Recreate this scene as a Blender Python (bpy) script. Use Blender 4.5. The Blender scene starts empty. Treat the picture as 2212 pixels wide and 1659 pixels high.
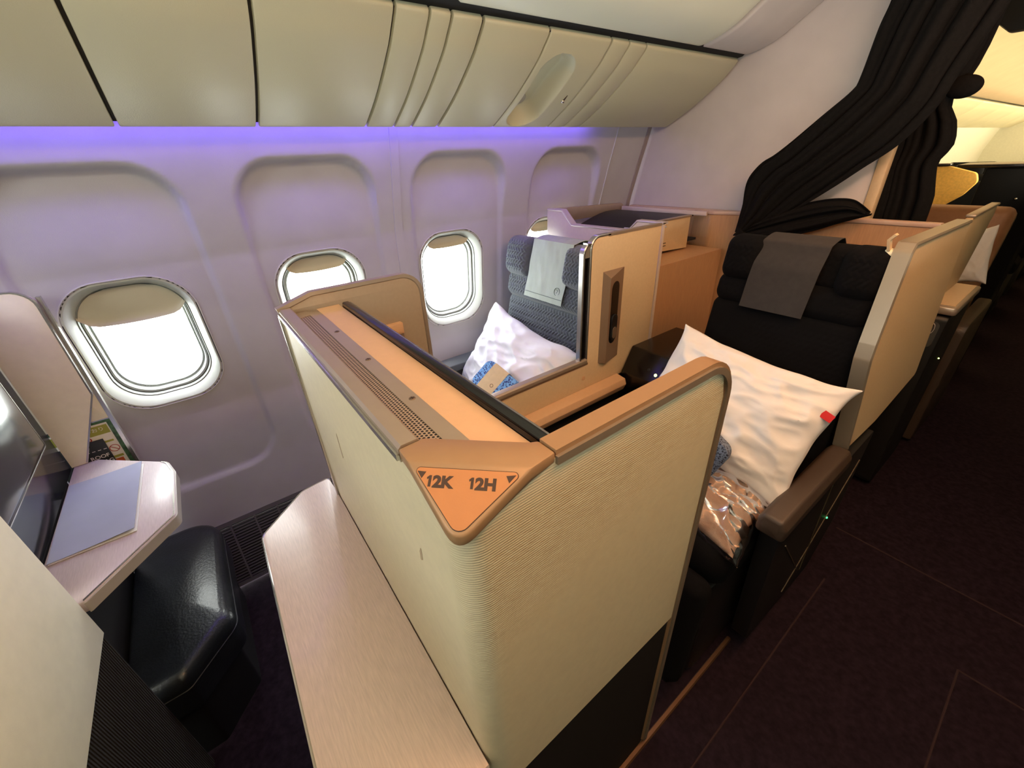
import bpy, bmesh, math, random
from mathutils import Vector, Matrix, noise
random.seed(7)
SC = bpy.context.scene
COL = SC.collection
PI = math.pi
# ------------------------------------------------------------------ camera
cam_d = bpy.data.cameras.new('camera')
cam = bpy.data.objects.new('camera', cam_d)
COL.objects.link(cam)
RR = ((0.605133, -0.711119, -0.357944), (0.794885, 0.514605, 0.321464), (-0.044400, -0.479053, 0.876662))
cam.matrix_world = Matrix(((RR[0][0], RR[0][2], -RR[0][1], 0.0), (RR[1][0], RR[1][2], -RR[1][1], 0.0),
                           (RR[2][0], RR[2][2], -RR[2][1], 1.45), (0, 0, 0, 1)))
cam_d.sensor_width = 36
cam_d.lens = 886.2 / 2212 * 36
cam_d.clip_start = 0.02
SC.camera = cam
# ------------------------------------------------------------------ world, lights, exposure
SC.view_settings.view_transform = 'Standard'
SC.view_settings.look = 'None'
SC.view_settings.gamma = 1
SC.view_settings.exposure = 0.0
SC.cycles.max_bounces = 8
SC.cycles.transparent_max_bounces = 16
SC.cycles.sample_clamp_indirect = 6
w = bpy.data.worlds.new('sky')
SC.world = w
w.use_nodes = True
bg = w.node_tree.nodes['Background']
bg.inputs[0].default_value = (0.97, 1.0, 0.95, 1)
bg.inputs[1].default_value = 18.5


def lamp(name, loc, look, sx, sy, col, power, portal=False, spread=180):
    l = bpy.data.lights.new(name, 'AREA')
    l.shape = 'RECTANGLE'
    l.size, l.size_y = sx, sy
    l.color = col
    l.energy = power
    l.spread = math.radians(spread)
    o = bpy.data.objects.new(name, l)
    COL.objects.link(o)
    o.location = loc
    zz = (Vector(loc) - Vector(look)).normalized()          # size runs across, size_y runs along the cabin
    yy = (Vector((0, 1, 0)) - zz * zz.y).normalized()
    xx = yy.cross(zz)
    o.rotation_euler = Matrix((xx, yy, zz)).transposed().to_euler()
    if portal:
        l.cycles.is_portal = True
    return o


WIN_Y = (-0.205, 0.355, 0.915, 1.49)
for wy in WIN_Y:
    lamp('daylight_portal', (-1.77, wy, 0.97), (0, wy, 0.97), 0.46, 0.36, (1, 1, 1), 1, True)
# forward cabin ceiling light: neutral and slightly green
lamp('ceiling_light', (-0.40, -1.3, 2.08), (-0.55, -0.6, 0.8), 0.5, 1.6, (0.98, 1.0, 0.95), 31)
# added fill without a real fixture, brightens the bins and ceiling panels
lamp('added_uplight', (0.52, 0.1, 1.28), (0.35, 0.1, 2.20), 0.08, 3.6, (1.0, 1.0, 0.88), 37)
# amber mood light over the aisle
lamp('amber_downlight', (0.05, 0.95, 2.05), (-0.10, 0.95, 0.0), 0.22, 1.9, (1.0, 0.37, 0.11), 17)
# violet mood light tucked above the lower lip of the bins, spilling down on to the suites
lamp('violet_cove_light', (-1.497, -0.4, 1.588), (-1.28, -0.4, 1.10), 0.03, 4.0, (0.44, 0.27, 1.0), 3.2)
# aft cabin, brightly lit
lamp('aft_cabin_light', (-0.10, 7.6, 1.40), (-1.4, 7.6, 1.70), 0.3, 8.4, (1.0, 0.85, 0.56), 105, spread=150)


# ------------------------------------------------------------------ materials
def lin(c):
    r = []
    for v in c:
        v /= 255.0
        r.append(v / 12.92 if v <= 0.04045 else ((v + 0.055) / 1.055) ** 2.4)
    return (r[0], r[1], r[2], 1)


MATS = {}


def M(name, col, rough=0.5, metal=0.0, var=None, bump=None, spec=0.5, coat=0.0, sheen=0.0, stretch=(1, 1, 1), emit=None):
    """Procedural principled material; var = (scale, amount) colour noise, bump = (scale, strength)."""
    if name in MATS:
        return MATS[name]
    m = bpy.data.materials.new(name)
    m.use_nodes = True
    nt = m.node_tree
    b = nt.nodes['Principled BSDF']
    c = lin(col)
    b.inputs['Base Color'].default_value = c
    b.inputs['Roughness'].default_value = rough
    b.inputs['Metallic'].default_value = metal
    b.inputs['Specular IOR Level'].default_value = spec
    b.inputs['Coat Weight'].default_value = coat
    b.inputs['Coat Roughness'].default_value = 0.12
    b.inputs['Sheen Weight'].default_value = sheen
    if emit:
        b.inputs['Emission Color'].default_value = lin(emit[0])
        b.inputs['Emission Strength'].default_value = emit[1]
    tc = nt.nodes.new('ShaderNodeTexCoord')
    mp = nt.nodes.new('ShaderNodeMapping')
    mp.inputs['Scale'].default_value = stretch
    nt.links.new(tc.outputs['Object'], mp.inputs['Vector'])
    var = var or (9.0, 0.04)
    n = nt.nodes.new('ShaderNodeTexNoise')
    n.inputs['Scale'].default_value = var[0]
    n.inputs['Detail'].default_value = 5
    nt.links.new(mp.outputs[0], n.inputs['Vector'])
    r = nt.nodes.new('ShaderNodeValToRGB')
    a = var[1]
    r.color_ramp.elements[0].position = 0.3
    r.color_ramp.elements[1].position = 0.7
    r.color_ramp.elements[0].color = (c[0] * (1 - a), c[1] * (1 - a), c[2] * (1 - a), 1)
    r.color_ramp.elements[1].color = (min(1, c[0] * (1 + a)), min(1, c[1] * (1 + a)), min(1, c[2] * (1 + a)), 1)
    nt.links.new(n.outputs['Fac'], r.inputs['Fac'])
    nt.links.new(r.outputs['Color'], b.inputs['Base Color'])
    if bump:
        n2 = nt.nodes.new('ShaderNodeTexNoise')
        n2.inputs['Scale'].default_value = bump[0]
        n2.inputs['Detail'].default_value = 3
        nt.links.new(mp.outputs[0], n2.inputs['Vector'])
        bp = nt.nodes.new('ShaderNodeBump')
        bp.inputs['Strength'].default_value = bump[1]
        bp.inputs['Distance'].default_value = 0.002
        nt.links.new(n2.outputs['Fac'], bp.inputs['Height'])
        nt.links.new(bp.outputs[0], b.inputs['Normal'])
    MATS[name] = m
    return m


wall_m = M('sidewall_plastic', (182, 181, 188), 0.42, bump=(420, 0.12))
bin_m = M('bin_plastic', (200, 198, 170), 0.40, bump=(380, 0.16), var=(3, 0.02))
ceil_m = M('ceiling_plastic', (240, 242, 222), 0.4, bump=(380, 0.1), var=(3, 0.02))
bulk_m = M('bulkhead_laminate', (214, 206, 204), 0.55, bump=(500, 0.1))
dark_m = M('shadow_gap_rubber', (14, 14, 14), 0.8)
ring_m = M('window_reveal_plastic', (196, 198, 190), 0.4)
lip_m = M('grey_window_lip', (142, 148, 143), 0.45)
rev_m = M('grey_window_reveal', (176, 180, 172), 0.45)
gask_m = M('window_gasket', (66, 62, 58), 0.6)
shade_m = M('window_shade_plastic', (196, 192, 172), 0.4, var=(6, 0.02))
lam_m = M('woven_cream_laminate', (224, 214, 184), 0.5, var=(60, 0.03), bump=(1, 0.0))
lam2_m = M('plain_cream_laminate', (234, 229, 204), 0.5, var=(40, 0.03), bump=(300, 0.08))
tan_m = M('tan_laminate', (214, 188, 150), 0.5, var=(120, 0.03), bump=(500, 0.06))
rim_m = M('champagne_metal', (176, 160, 142), 0.38, 0.55, var=(40, 0.02))
capm_m = M('champagne_plastic', (160, 126, 92), 0.42, 0.15, var=(60, 0.02))
silver_m = M('polished_aluminium', (205, 203, 198), 0.22, 0.9)
ledge_m = M('ledge_laminate', (208, 168, 130), 0.45, var=(80, 0.02), bump=(400, 0.05))
plate_m = M('sign_plate', (184, 122, 72), 0.45, var=(70, 0.02), bump=(500, 0.05))
ink_m = M('dark_brown_ink', (62, 40, 26), 0.6)
pink_m = M('pink_oak_veneer', (208, 186, 172), 0.4, var=(26, 0.10), stretch=(1.2, 16, 16), coat=0.1)
oak_m = M('window_table_veneer', (206, 194, 192), 0.35, var=(30, 0.08), stretch=(1.2, 16, 16), coat=0.2)
kick_m = M('ribbed_kick_carpet', (38, 37, 36), 0.9, var=(30, 0.3), stretch=(16, 16, 0.6))
kick2_m = M('dark_kick_panel', (13, 11, 12), 0.7, var=(50, 0.2))
carpet_m = M('maroon_carpet', (37, 27, 35), 0.95, var=(60, 0.35), bump=(700, 0.7), spec=0.08)
seam_m = M('carpet_seam', (46, 24, 26), 0.9)
navy_m = M('navy_footwell_carpet', (16, 14, 22), 0.95, var=(60, 0.3), bump=(700, 0.6))
leather_m = M('black_leather', (24, 28, 32), 0.33, var=(14, 0.35), bump=(160, 0.35), coat=0.15)
gloss_m = M('smoked_gloss_panel', (34, 36, 40), 0.12, spec=0.7)
screen_m = M('monitor_glass', (34, 40, 44), 0.2, spec=1.0, coat=0.6)
black_m = M('black_gloss_plastic', (12, 12, 14), 0.22)
blackmat_m = M('black_plastic', (20, 20, 21), 0.5)
grey_f = M('grey_quilted_fabric', (86, 94, 100), 0.9, var=(160, 0.10), bump=(900, 0.35), sheen=0.25)
black_f = M('black_wool_fabric', (11, 11, 14), 0.95, var=(200, 0.25), bump=(900, 0.4), spec=0.15)
cover_w = M('pale_grey_headrest_cloth', (168, 180, 168), 0.85, var=(30, 0.08), bump=(600, 0.2), stretch=(1, 1, 0.3))
cover_d = M('charcoal_headrest_cloth', (52, 49, 49), 0.9, var=(60, 0.1), bump=(700, 0.2))
cotton_m = M('white_pillow_cotton', (232, 234, 238), 0.85, var=(20, 0.02), bump=(800, 0.12), sheen=0.2)
kraft_m = M('kraft_paper_band', (206, 188, 146), 0.75, var=(60, 0.05))
red_m = M('red_tag_cloth', (190, 14, 26), 0.7)
wood_m = M('amber_wood_laminate', (190, 146, 106), 0.45, var=(22, 0.08), stretch=(10, 10, 0.8), coat=0.1)
curt_m = M('black_curtain_cloth', (20, 19, 19), 0.95, var=(120, 0.25), bump=(900, 0.35), spec=0.15)
grill_m = M('dado_grille_plastic', (84, 80, 82), 0.55)
armd_m = M('dark_grey_armrest', (78, 84, 88), 0.4)
armb_m = M('brown_black_leather', (66, 54, 46), 0.45, bump=(300, 0.2))
chrome_m = M('chrome', (225, 225, 225), 0.08, 1.0)
folder_m = M('grey_blue_card', (166, 172, 192), 0.5, var=(9, 0.05))
paper_m = M('white_card', (232, 230, 222), 0.6)
green_m = M('green_print', (158, 160, 66), 0.6)
photo_m = M('green_photo_print', (72, 104, 70), 0.4, var=(70, 0.7))
orange_m = M('orange_print', (196, 98, 52), 0.6)
card_m = M('black_card', (38, 44, 44), 0.5)
redink_m = M('red_ink', (170, 60, 52), 0.6)
led_m = M('green_led', (60, 255, 120), 0.4, emit=((70, 255, 130), 4.0))
ledy_m = M('yellow_led', (230, 240, 120), 0.4, emit=((220, 255, 130), 5.0))
cove_m = M('violet_led_strip', (150, 110, 255), 0.4, emit=((118, 88, 245), 7.5))
bag_fold = M('tan_blanket_fleece', (150, 124, 108), 0.95, var=(80, 0.1), bump=(500, 0.4))


def mat_speckle(name, c1, c2, scale):
    m = bpy.data.materials.new(name)
    m.use_nodes = True
    nt = m.node_tree
    b = nt.nodes['Principled BSDF']
    b.inputs['Roughness'].default_value = 0.7
    tc = nt.nodes.new('ShaderNodeTexCoord')
    v = nt.nodes.new('ShaderNodeTexVoronoi')
    v.inputs['Scale'].default_value = scale
    nt.links.new(tc.outputs['Object'], v.inputs['Vector'])
    r = nt.nodes.new('ShaderNodeValToRGB')
    r.color_ramp.elements[0].color = lin(c1)
    r.color_ramp.elements[1].color = lin(c2)
    r.color_ramp.elements[0].position = 0.25
    r.color_ramp.elements[1].position = 0.6
    nt.links.new(v.outputs['Distance'], r.inputs['Fac'])
    nt.links.new(r.outputs['Color'], b.inputs['Base Color'])
    return m


kit_m = mat_speckle('blue_floral_cloth', (30, 40, 110), (110, 170, 225), 130)
kit2_m = mat_speckle('navy_speckled_cloth', (14, 16, 40), (110, 125, 150), 170)


def mat_weave():
    """Cream laminate with fine horizontal ribs (real bump, no painted light)."""
    nt = lam_m.node_tree
    b = nt.nodes['Principled BSDF']
    tc = nt.nodes.new('ShaderNodeTexCoord')
    wv = nt.nodes.new('ShaderNodeTexWave')
    wv.bands_direction = 'Z'
    wv.inputs['Scale'].default_value = 90
    wv.inputs['Distortion'].default_value = 0.6
    wv.inputs['Detail'].default_value = 1
    wv.inputs['Detail Scale'].default_value = 3
    nt.links.new(tc.outputs['Object'], wv.inputs['Vector'])
    bp = nt.nodes.new('ShaderNodeBump')
    bp.inputs['Strength'].default_value = 0.22
    bp.inputs['Distance'].default_value = 0.0012
    nt.links.new(wv.outputs['Fac'], bp.inputs['Height'])
    nt.links.new(bp.outputs[0], b.inputs['Normal'])


mat_weave()


def mat_glass():
    m = bpy.data.materials.new('window_pane_acrylic')
    m.use_nodes = True
    nt = m.node_tree
    nt.nodes.clear()
    o = nt.nodes.new('ShaderNodeOutputMaterial')
    t = nt.nodes.new('ShaderNodeBsdfTransparent')
    t.inputs[0].default_value = (0.97, 0.98, 0.98, 1)
    g = nt.nodes.new('ShaderNodeBsdfGlossy')
    g.inputs['Roughness'].default_value = 0.03
    mx = nt.nodes.new('ShaderNodeMixShader')
    mx.inputs[0].default_value = 0.05
    nt.links.new(t.outputs[0], mx.inputs[1])
    nt.links.new(g.outputs[0], mx.inputs[2])
    nt.links.new(mx.outputs[0], o.inputs[0])
    return m


pane_m = mat_glass()


def mat_plastic_bag():
    m = bpy.data.materials.new('clear_plastic_film')
    m.use_nodes = True
    nt = m.node_tree
    nt.nodes.clear()
    o = nt.nodes.new('ShaderNodeOutputMaterial')
    t = nt.nodes.new('ShaderNodeBsdfTransparent')
    g = nt.nodes.new('ShaderNodeBsdfGlossy')
    g.inputs['Roughness'].default_value = 0.2
    g.inputs['Color'].default_value = (0.9, 0.9, 0.95, 1)
    fr = nt.nodes.new('ShaderNodeFresnel')
    fr.inputs[0].default_value = 1.5
    mx = nt.nodes.new('ShaderNodeMixShader')
    nt.links.new(fr.outputs[0], mx.inputs[0])
    nt.links.new(t.outputs[0], mx.inputs[1])
    nt.links.new(g.outputs[0], mx.inputs[2])
    nt.links.new(mx.outputs[0], o.inputs[0])
    return m


film_m = mat_plastic_bag()


def mat_perf():
    """Metal strip with a hexagonal field of punched holes."""
    m = bpy.data.materials.new('perforated_metal')
    m.use_nodes = True
    nt = m.node_tree
    b = nt.nodes['Principled BSDF']
    b.inputs['Roughness'].default_value = 0.45
    b.inputs['Metallic'].default_value = 0.3
    tc = nt.nodes.new('ShaderNodeTexCoord')
    sp = nt.nodes.new('ShaderNodeSeparateXYZ')
    nt.links.new(tc.outputs['Object'], sp.inputs[0])

    def mt(op, a, bb=None):
        n = nt.nodes.new('ShaderNodeMath')
        n.operation = op
        for i, v in enumerate((a, bb)):
            if v is None:
                continue
            if isinstance(v, (int, float)):
                n.inputs[i].default_value = v
            else:
                nt.links.new(v, n.inputs[i])
        return n.outputs[0]
    px, py = 0.0052, 0.009

    def dist(ox, oy):
        fx = mt('SUBTRACT', mt('FRACT', mt('ADD', mt('DIVIDE', sp.outputs[0], px), ox + 500)), 0.5)
        fy = mt('SUBTRACT', mt('FRACT', mt('ADD', mt('DIVIDE', sp.outputs[1], py), oy + 500)), 0.5)
        fx = mt('MULTIPLY', fx, px)
        fy = mt('MULTIPLY', fy, py)
        return mt('SQRT', mt('ADD', mt('MULTIPLY', fx, fx), mt('MULTIPLY', fy, fy)))
    d = mt('MINIMUM', dist(0, 0), dist(0.5, 0.5))
    k = mt('LESS_THAN', d, 0.0017)
    mx = nt.nodes.new('ShaderNodeMix')
    mx.data_type = 'RGBA'
    mx.inputs[6].default_value = lin((178, 158, 138))
    mx.inputs[7].default_value = lin((18, 15, 14))
    nt.links.new(k, mx.inputs[0])
    nt.links.new(mx.outputs[2], b.inputs['Base Color'])
    return m


perf_m = mat_perf()

# ------------------------------------------------------------------ mesh helpers
ORG = {}


class G:
    def __init__(self):
        self.V, self.F = [], []

    def add(self, vf):
        o = len(self.V)
        self.V += [tuple(v) for v in vf[0]]
        self.F += [tuple(i + o for i in f) for f in vf[1]]
        return self


def mk(name, geo, mat, par=None, ang=35, flat=False):
    """One mesh object from (verts, faces); world coordinates in, parent-relative out."""
    V, F = (geo.V, geo.F) if isinstance(geo, G) else geo
    V = [Vector(v) for v in V]
    if par is None:
        xs, ys, zs = [v.x for v in V], [v.y for v in V], [v.z for v in V]
        L = Vector(((min(xs) + max(xs)) / 2, (min(ys) + max(ys)) / 2, min(zs)))
    else:
        L = ORG[par.name]
    me = bpy.data.meshes.new(name)
    me.from_pydata([v - L for v in V], [], F)
    bm = bmesh.new()
    bm.from_mesh(me)
    bmesh.ops.recalc_face_normals(bm, faces=bm.faces)
    bm.to_mesh(me)
    bm.free()
    if not flat:
        me.polygons.foreach_set('use_smooth', [True] * len(me.polygons))
        me.set_sharp_from_angle(angle=math.radians(ang))
    me.materials.append(mat)
    o = bpy.data.objects.new(name, me)
    COL.objects.link(o)
    if par is None:
        o.location = L
    else:
        o.parent = par
    ORG[o.name] = L
    return o


def tag(o, label, cat, group=None, kind=None):
    if label:
        o['label'] = label
    if cat:
        o['category'] = cat
    if group:
        o['group'] = group
    if kind:
        o['kind'] = kind
    return o


def thing(name, loc, label, cat, group=None):
    o = bpy.data.objects.new(name, None)
    o.empty_display_size = 0.05
    COL.objects.link(o)
    o.location = loc
    ORG[o.name] = Vector(loc)
    return tag(o, label, cat, group)


def struct(o):
    o['kind'] = 'structure'
    return o


def box(x0, x1, y0, y1, z0, z1, bev=0.0, seg=2):
    bm = bmesh.new()
    bmesh.ops.create_cube(bm, size=1)
    for v in bm.verts:
        v.co = Vector(((x0 + x1) / 2 + v.co.x * (x1 - x0), (y0 + y1) / 2 + v.co.y * (y1 - y0), (z0 + z1) / 2 + v.co.z * (z1 - z0)))
    if bev > 0:
        bmesh.ops.bevel(bm, geom=bm.edges[:], offset=bev, segments=seg, profile=0.5, affect='EDGES')
    bm.verts.index_update()
    r = ([v.co.copy() for v in bm.verts], [tuple(v.index for v in f.verts) for f in bm.faces])
    bm.free()
    return r


def ax3(axis, p, q, t):
    return (t, p, q) if axis == 'x' else ((p, t, q) if axis == 'y' else (p, q, t))


def prism(pts, axis, a, b, bev=0.0, seg=2):
    """Polygon (x: (y,z), y: (x,z), z: (x,y)) extruded from a to b with bevelled caps."""
    bm = bmesh.new()
    lo = [bm.verts.new(ax3(axis, p[0], p[1], a)) for p in pts]
    hi = [bm.verts.new(ax3(axis, p[0], p[1], b)) for p in pts]
    n = len(pts)
    f0 = bm.faces.new(lo)
    f1 = bm.faces.new(hi)
    for i in range(n):
        bm.faces.new((lo[i], lo[(i + 1) % n], hi[(i + 1) % n], hi[i]))
    if bev > 0:
        bmesh.ops.recalc_face_normals(bm, faces=bm.faces)
        bmesh.ops.bevel(bm, geom=list(f0.edges) + list(f1.edges), offset=bev, segments=seg, profile=0.5, affect='EDGES')
    bm.verts.index_update()
    r = ([v.co.copy() for v in bm.verts], [tuple(v.index for v in f.verts) for f in bm.faces])
    bm.free()
    return r


def rpoly(pts, r, n=6):
    """Round the corners of a 2D polygon; r is one radius or a list."""
    out = []
    N = len(pts)
    for i in range(N):
        p0, p, p1 = Vector(pts[i - 1]), Vector(pts[i]), Vector(pts[(i + 1) % N])
        rr = r[i] if isinstance(r, (list, tuple)) else r
        if rr <= 0:
            out.append((p.x, p.y))
            continue
        a, b = (p0 - p), (p1 - p)
        la, lb = a.length, b.length
        a.normalize()
        b.normalize()
        th = math.acos(max(-1, min(1, a.dot(b))))
        d = min(rr / math.tan(th / 2), la * 0.49, lb * 0.49)
        rr = d * math.tan(th / 2)
        c = p + (a + b).normalized() * (rr / math.sin(th / 2))
        s, e = p + a * d, p + b * d
        a0 = math.atan2(s.y - c.y, s.x - c.x)
        a1 = math.atan2(e.y - c.y, e.x - c.x)
        da = (a1 - a0 + PI) % (2 * PI) - PI
        for k in range(n + 1):
            t = a0 + da * k / n
            out.append((c.x + rr * math.cos(t), c.y + rr * math.sin(t)))
    return out


def rrect(hw, hh, r, n=8):
    return rpoly([(-hw, -hh), (hw, -hh), (hw, hh), (-hw, hh)], r, n)


def sweep(path, prof, nrm, closed=False):
    """Sweep a closed profile (a across, b along nrm) along a path."""
    P = [Vector(p) for p in path]
    n = len(P)
    V, F = [], []
    nrm = Vector(nrm).normalized()
    for i in range(n):
        t0 = (P[i] - P[i - 1]) if (i > 0 or closed) else (P[1] - P[0])
        t1 = (P[(i + 1) % n] - P[i]) if (i < n - 1 or closed) else t0
        t0, t1 = t0.normalized(), t1.normalized()
        t = (t0 + t1).normalized()
        a = t.cross(nrm).normalized()
        k = 1 / max(0.5, math.cos(t0.angle(t1, 0) / 2))
        for pa, pb in prof:
            V.append(P[i] + a * pa * k + nrm * pb)
    m = len(prof)
    for i in range(n if closed else n - 1):
        j = (i + 1) % n
        for q in range(m):
            F.append((i * m + q, i * m + (q + 1) % m, j * m + (q + 1) % m, j * m + q))
    if not closed:
        F.append(tuple(range(m)))
        F.append(tuple((n - 1) * m + q for q in range(m)))
    return V, F


def tube(path, r, seg=10):
    P = [Vector(p) for p in path]
    V, F = [], []
    n = len(P)
    up = Vector((0, 0, 1))
    for i in range(n):
        t = (P[min(i + 1, n - 1)] - P[max(i - 1, 0)]).normalized()
        a = t.cross(up)
        if a.length < 1e-3:
            a = t.cross(Vector((0, 1, 0)))
        a.normalize()
        b = t.cross(a)
        rr = r[i] if isinstance(r, (list, tuple)) else r
        for k in range(seg):
            V.append(P[i] + a * rr * math.cos(2 * PI * k / seg) + b * rr * math.sin(2 * PI * k / seg))
    for i in range(n - 1):
        for k in range(seg):
            F.append((i * seg + k, i * seg + (k + 1) % seg, (i + 1) * seg + (k + 1) % seg, (i + 1) * seg + k))
    F.append(tuple(range(seg)))
    F.append(tuple((n - 1) * seg + k for k in range(seg)))
    return V, F


def grid(nu, nv, fn):
    V = [fn(i / (nu - 1), j / (nv - 1)) for j in range(nv) for i in range(nu)]
    F = [(j * nu + i, j * nu + i + 1, (j + 1) * nu + i + 1, (j + 1) * nu + i) for j in range(nv - 1) for i in range(nu - 1)]
    return V, F


def sheet(nu, nv, fn, nrm, t):
    """A grid with real thickness t along nrm."""
    V, F = grid(nu, nv, fn)
    V = [Vector(v) for v in V]
    n = len(V)
    d = Vector(nrm).normalized() * t
    V2 = [v - d for v in V]
    F2 = [tuple(i + n for i in f[::-1]) for f in F]
    ed = [i for i in range(nu)] + [j * nu + nu - 1 for j in range(1, nv)] + \
         [(nv - 1) * nu + i for i in range(nu - 2, -1, -1)] + [j * nu for j in range(nv - 2, 0, -1)]
    S = [(ed[k], ed[(k + 1) % len(ed)], ed[(k + 1) % len(ed)] + n, ed[k] + n) for k in range(len(ed))]
    return V + V2, F + F2 + S


def ball(c, r, sx=1, sy=1, sz=1, u=16, v=10):
    bm = bmesh.new()
    bmesh.ops.create_uvsphere(bm, u_segments=u, v_segments=v, radius=1)
    bm.verts.index_update()
    res = ([Vector((c[0] + q.co.x * r * sx, c[1] + q.co.y * r * sy, c[2] + q.co.z * r * sz)) for q in bm.verts],
           [tuple(q.index for q in f.verts) for f in bm.faces])
    bm.free()
    return res


def disc(c, nrm, r, h, seg=24, bev=0.0):
    """Short cylinder standing on c along nrm."""
    nrm = Vector(nrm).normalized()
    q = nrm.to_track_quat('Z', 'Y')
    V, F = [], []
    rings = [(r, 0), (r, h - bev), (r - bev, h)] if bev else [(r, 0), (r, h)]
    for rr, hh in rings:
        for k in range(seg):
            V.append(Vector(c) + q @ Vector((rr * math.cos(2 * PI * k / seg), rr * math.sin(2 * PI * k / seg), hh)))
    for i in range(len(rings) - 1):
        for k in range(seg):
            F.append((i * seg + k, i * seg + (k + 1) % seg, (i + 1) * seg + (k + 1) % seg, (i + 1) * seg + k))
    F.append(tuple(range(seg)))
    F.append(tuple((len(rings) - 1) * seg + k for k in range(seg)))
    return V, F


def fr(O, a, b, n):
    """Frame mapper: (u, v, w) -> world."""
    O, a, b, n = Vector(O), Vector(a).normalized(), Vector(b).normalized(), Vector(n).normalized()
    return lambda u, v, w=0.0: O + a * u + b * v + n * w


def plate(poly, f, w0, w1):
    """2D polygon in frame f, with thickness w0..w1."""
    n = len(poly)
    V = [f(p[0], p[1], w0) for p in poly] + [f(p[0], p[1], w1) for p in poly]
    F = [tuple(range(n)), tuple(range(n, 2 * n))] + [(i, (i + 1) % n, n + (i + 1) % n, n + i) for i in range(n)]
    return V, F


def ringplate(ro, ri, f, w0, w1, seg=28, sx=1.0, cx=0, cy=0):
    V, F = [], []
    for r, w in ((ro, w0), (ro, w1), (ri, w1), (ri, w0)):
        for k in range(seg):
            t = 2 * PI * k / seg
            V.append(f(cx + r * sx * math.cos(t), cy + r * math.sin(t), w))
    for i in range(4):
        j = (i + 1) % 4
        for k in range(seg):
            F.append((i * seg + k, i * seg + (k + 1) % seg, j * seg + (k + 1) % seg, j * seg + k))
    return V, F


def text(name, s, f, u, v, size, mat, par, sx=1.0, bold=0.0, w0=0.0, depth=0.0006, align='LEFT'):
    cu = bpy.data.curves.new(name, 'FONT')
    cu.body = s
    cu.size = size
    cu.offset = bold
    cu.align_x = align
    to = bpy.data.objects.new(name, cu)
    COL.objects.link(to)
    dg = bpy.context.evaluated_depsgraph_get()
    me = bpy.data.meshes.new_from_object(to.evaluated_get(dg))
    bpy.data.objects.remove(to)
    n = len(me.vertices)
    V0 = [vv.co for vv in me.vertices]
    F0 = [tuple(p.vertices) for p in me.polygons]
    cnt = {}
    for p in F0:
        for i in range(len(p)):
            e = (p[i], p[(i + 1) % len(p)])
            cnt[tuple(sorted(e))] = cnt.get(tuple(sorted(e)), 0) + 1
    V = [f(u + c.x * sx, v + c.y, w0) for c in V0] + [f(u + c.x * sx, v + c.y, w0 + depth) for c in V0]
    F = F0 + [tuple(i + n for i in p) for p in F0] + [(a, b, b + n, a + n) for (a, b), k in cnt.items() if k == 1]
    bpy.data.meshes.remove(me)
    return mk(name, (V, F), mat, par, flat=True)


def smooth(t):
    t = max(0.0, min(1.0, t))
    return t * t * (3 - 2 * t)


def sdrr(u, v, hw, hh, r):
    """Signed distance to a rounded rectangle (negative inside)."""
    qx, qy = abs(u) - hw + r, abs(v) - hh + r
    return min(max(qx, qy), 0) + math.hypot(max(qx, 0), max(qy, 0)) - r


def interp(x, tab):
    if x <= tab[0][0]:
        return tab[0][1]
    for (a, p), (b, q) in zip(tab, tab[1:]):
        if x <= b:
            return p + (q - p) * (x - a) / (b - a)
    return tab[-1][1]


def catmull(pts, n=6):
    out = []
    P = [Vector((p[0], p[1])) for p in pts]
    for i in range(len(P) - 1):
        p0, p1, p2, p3 = P[max(i - 1, 0)], P[i], P[i + 1], P[min(i + 2, len(P) - 1)]
        for k in range(n):
            t = k / n
            q = 0.5 * ((2 * p1) + (p2 - p0) * t + (2 * p0 - 5 * p1 + 4 * p2 - p3) * t * t + (3 * p1 - p0 - 3 * p2 + p3) * t ** 3)
            out.append((q.x, q.y))
    out.append((P[-1].x, P[-1].y))
    return out


def nz(x, y, z=0.0):
    return noise.noise(Vector((x, y, z)))


def herring(u, v, w=0.0125):
    """Height 0..1 of a quilted herringbone."""
    a, b = (u + v) * 0.7071 / w, (u - v) * 0.7071 / w
    i, j = math.floor(a), math.floor(b)
    fx, fy = a - i, b - j
    k = (i - j) % 4
    if k == 0:
        x, y, L, H = fx, fy, 2, 1
    elif k == 1:
        x, y, L, H = fx + 1, fy, 2, 1
    elif k == 3:
        x, y, L, H = fx, fy, 1, 2
    else:
        x, y, L, H = fx, fy + 1, 1, 2
    d = min(x, L - x, y, H - y)
    return smooth(d / 0.42)


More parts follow.
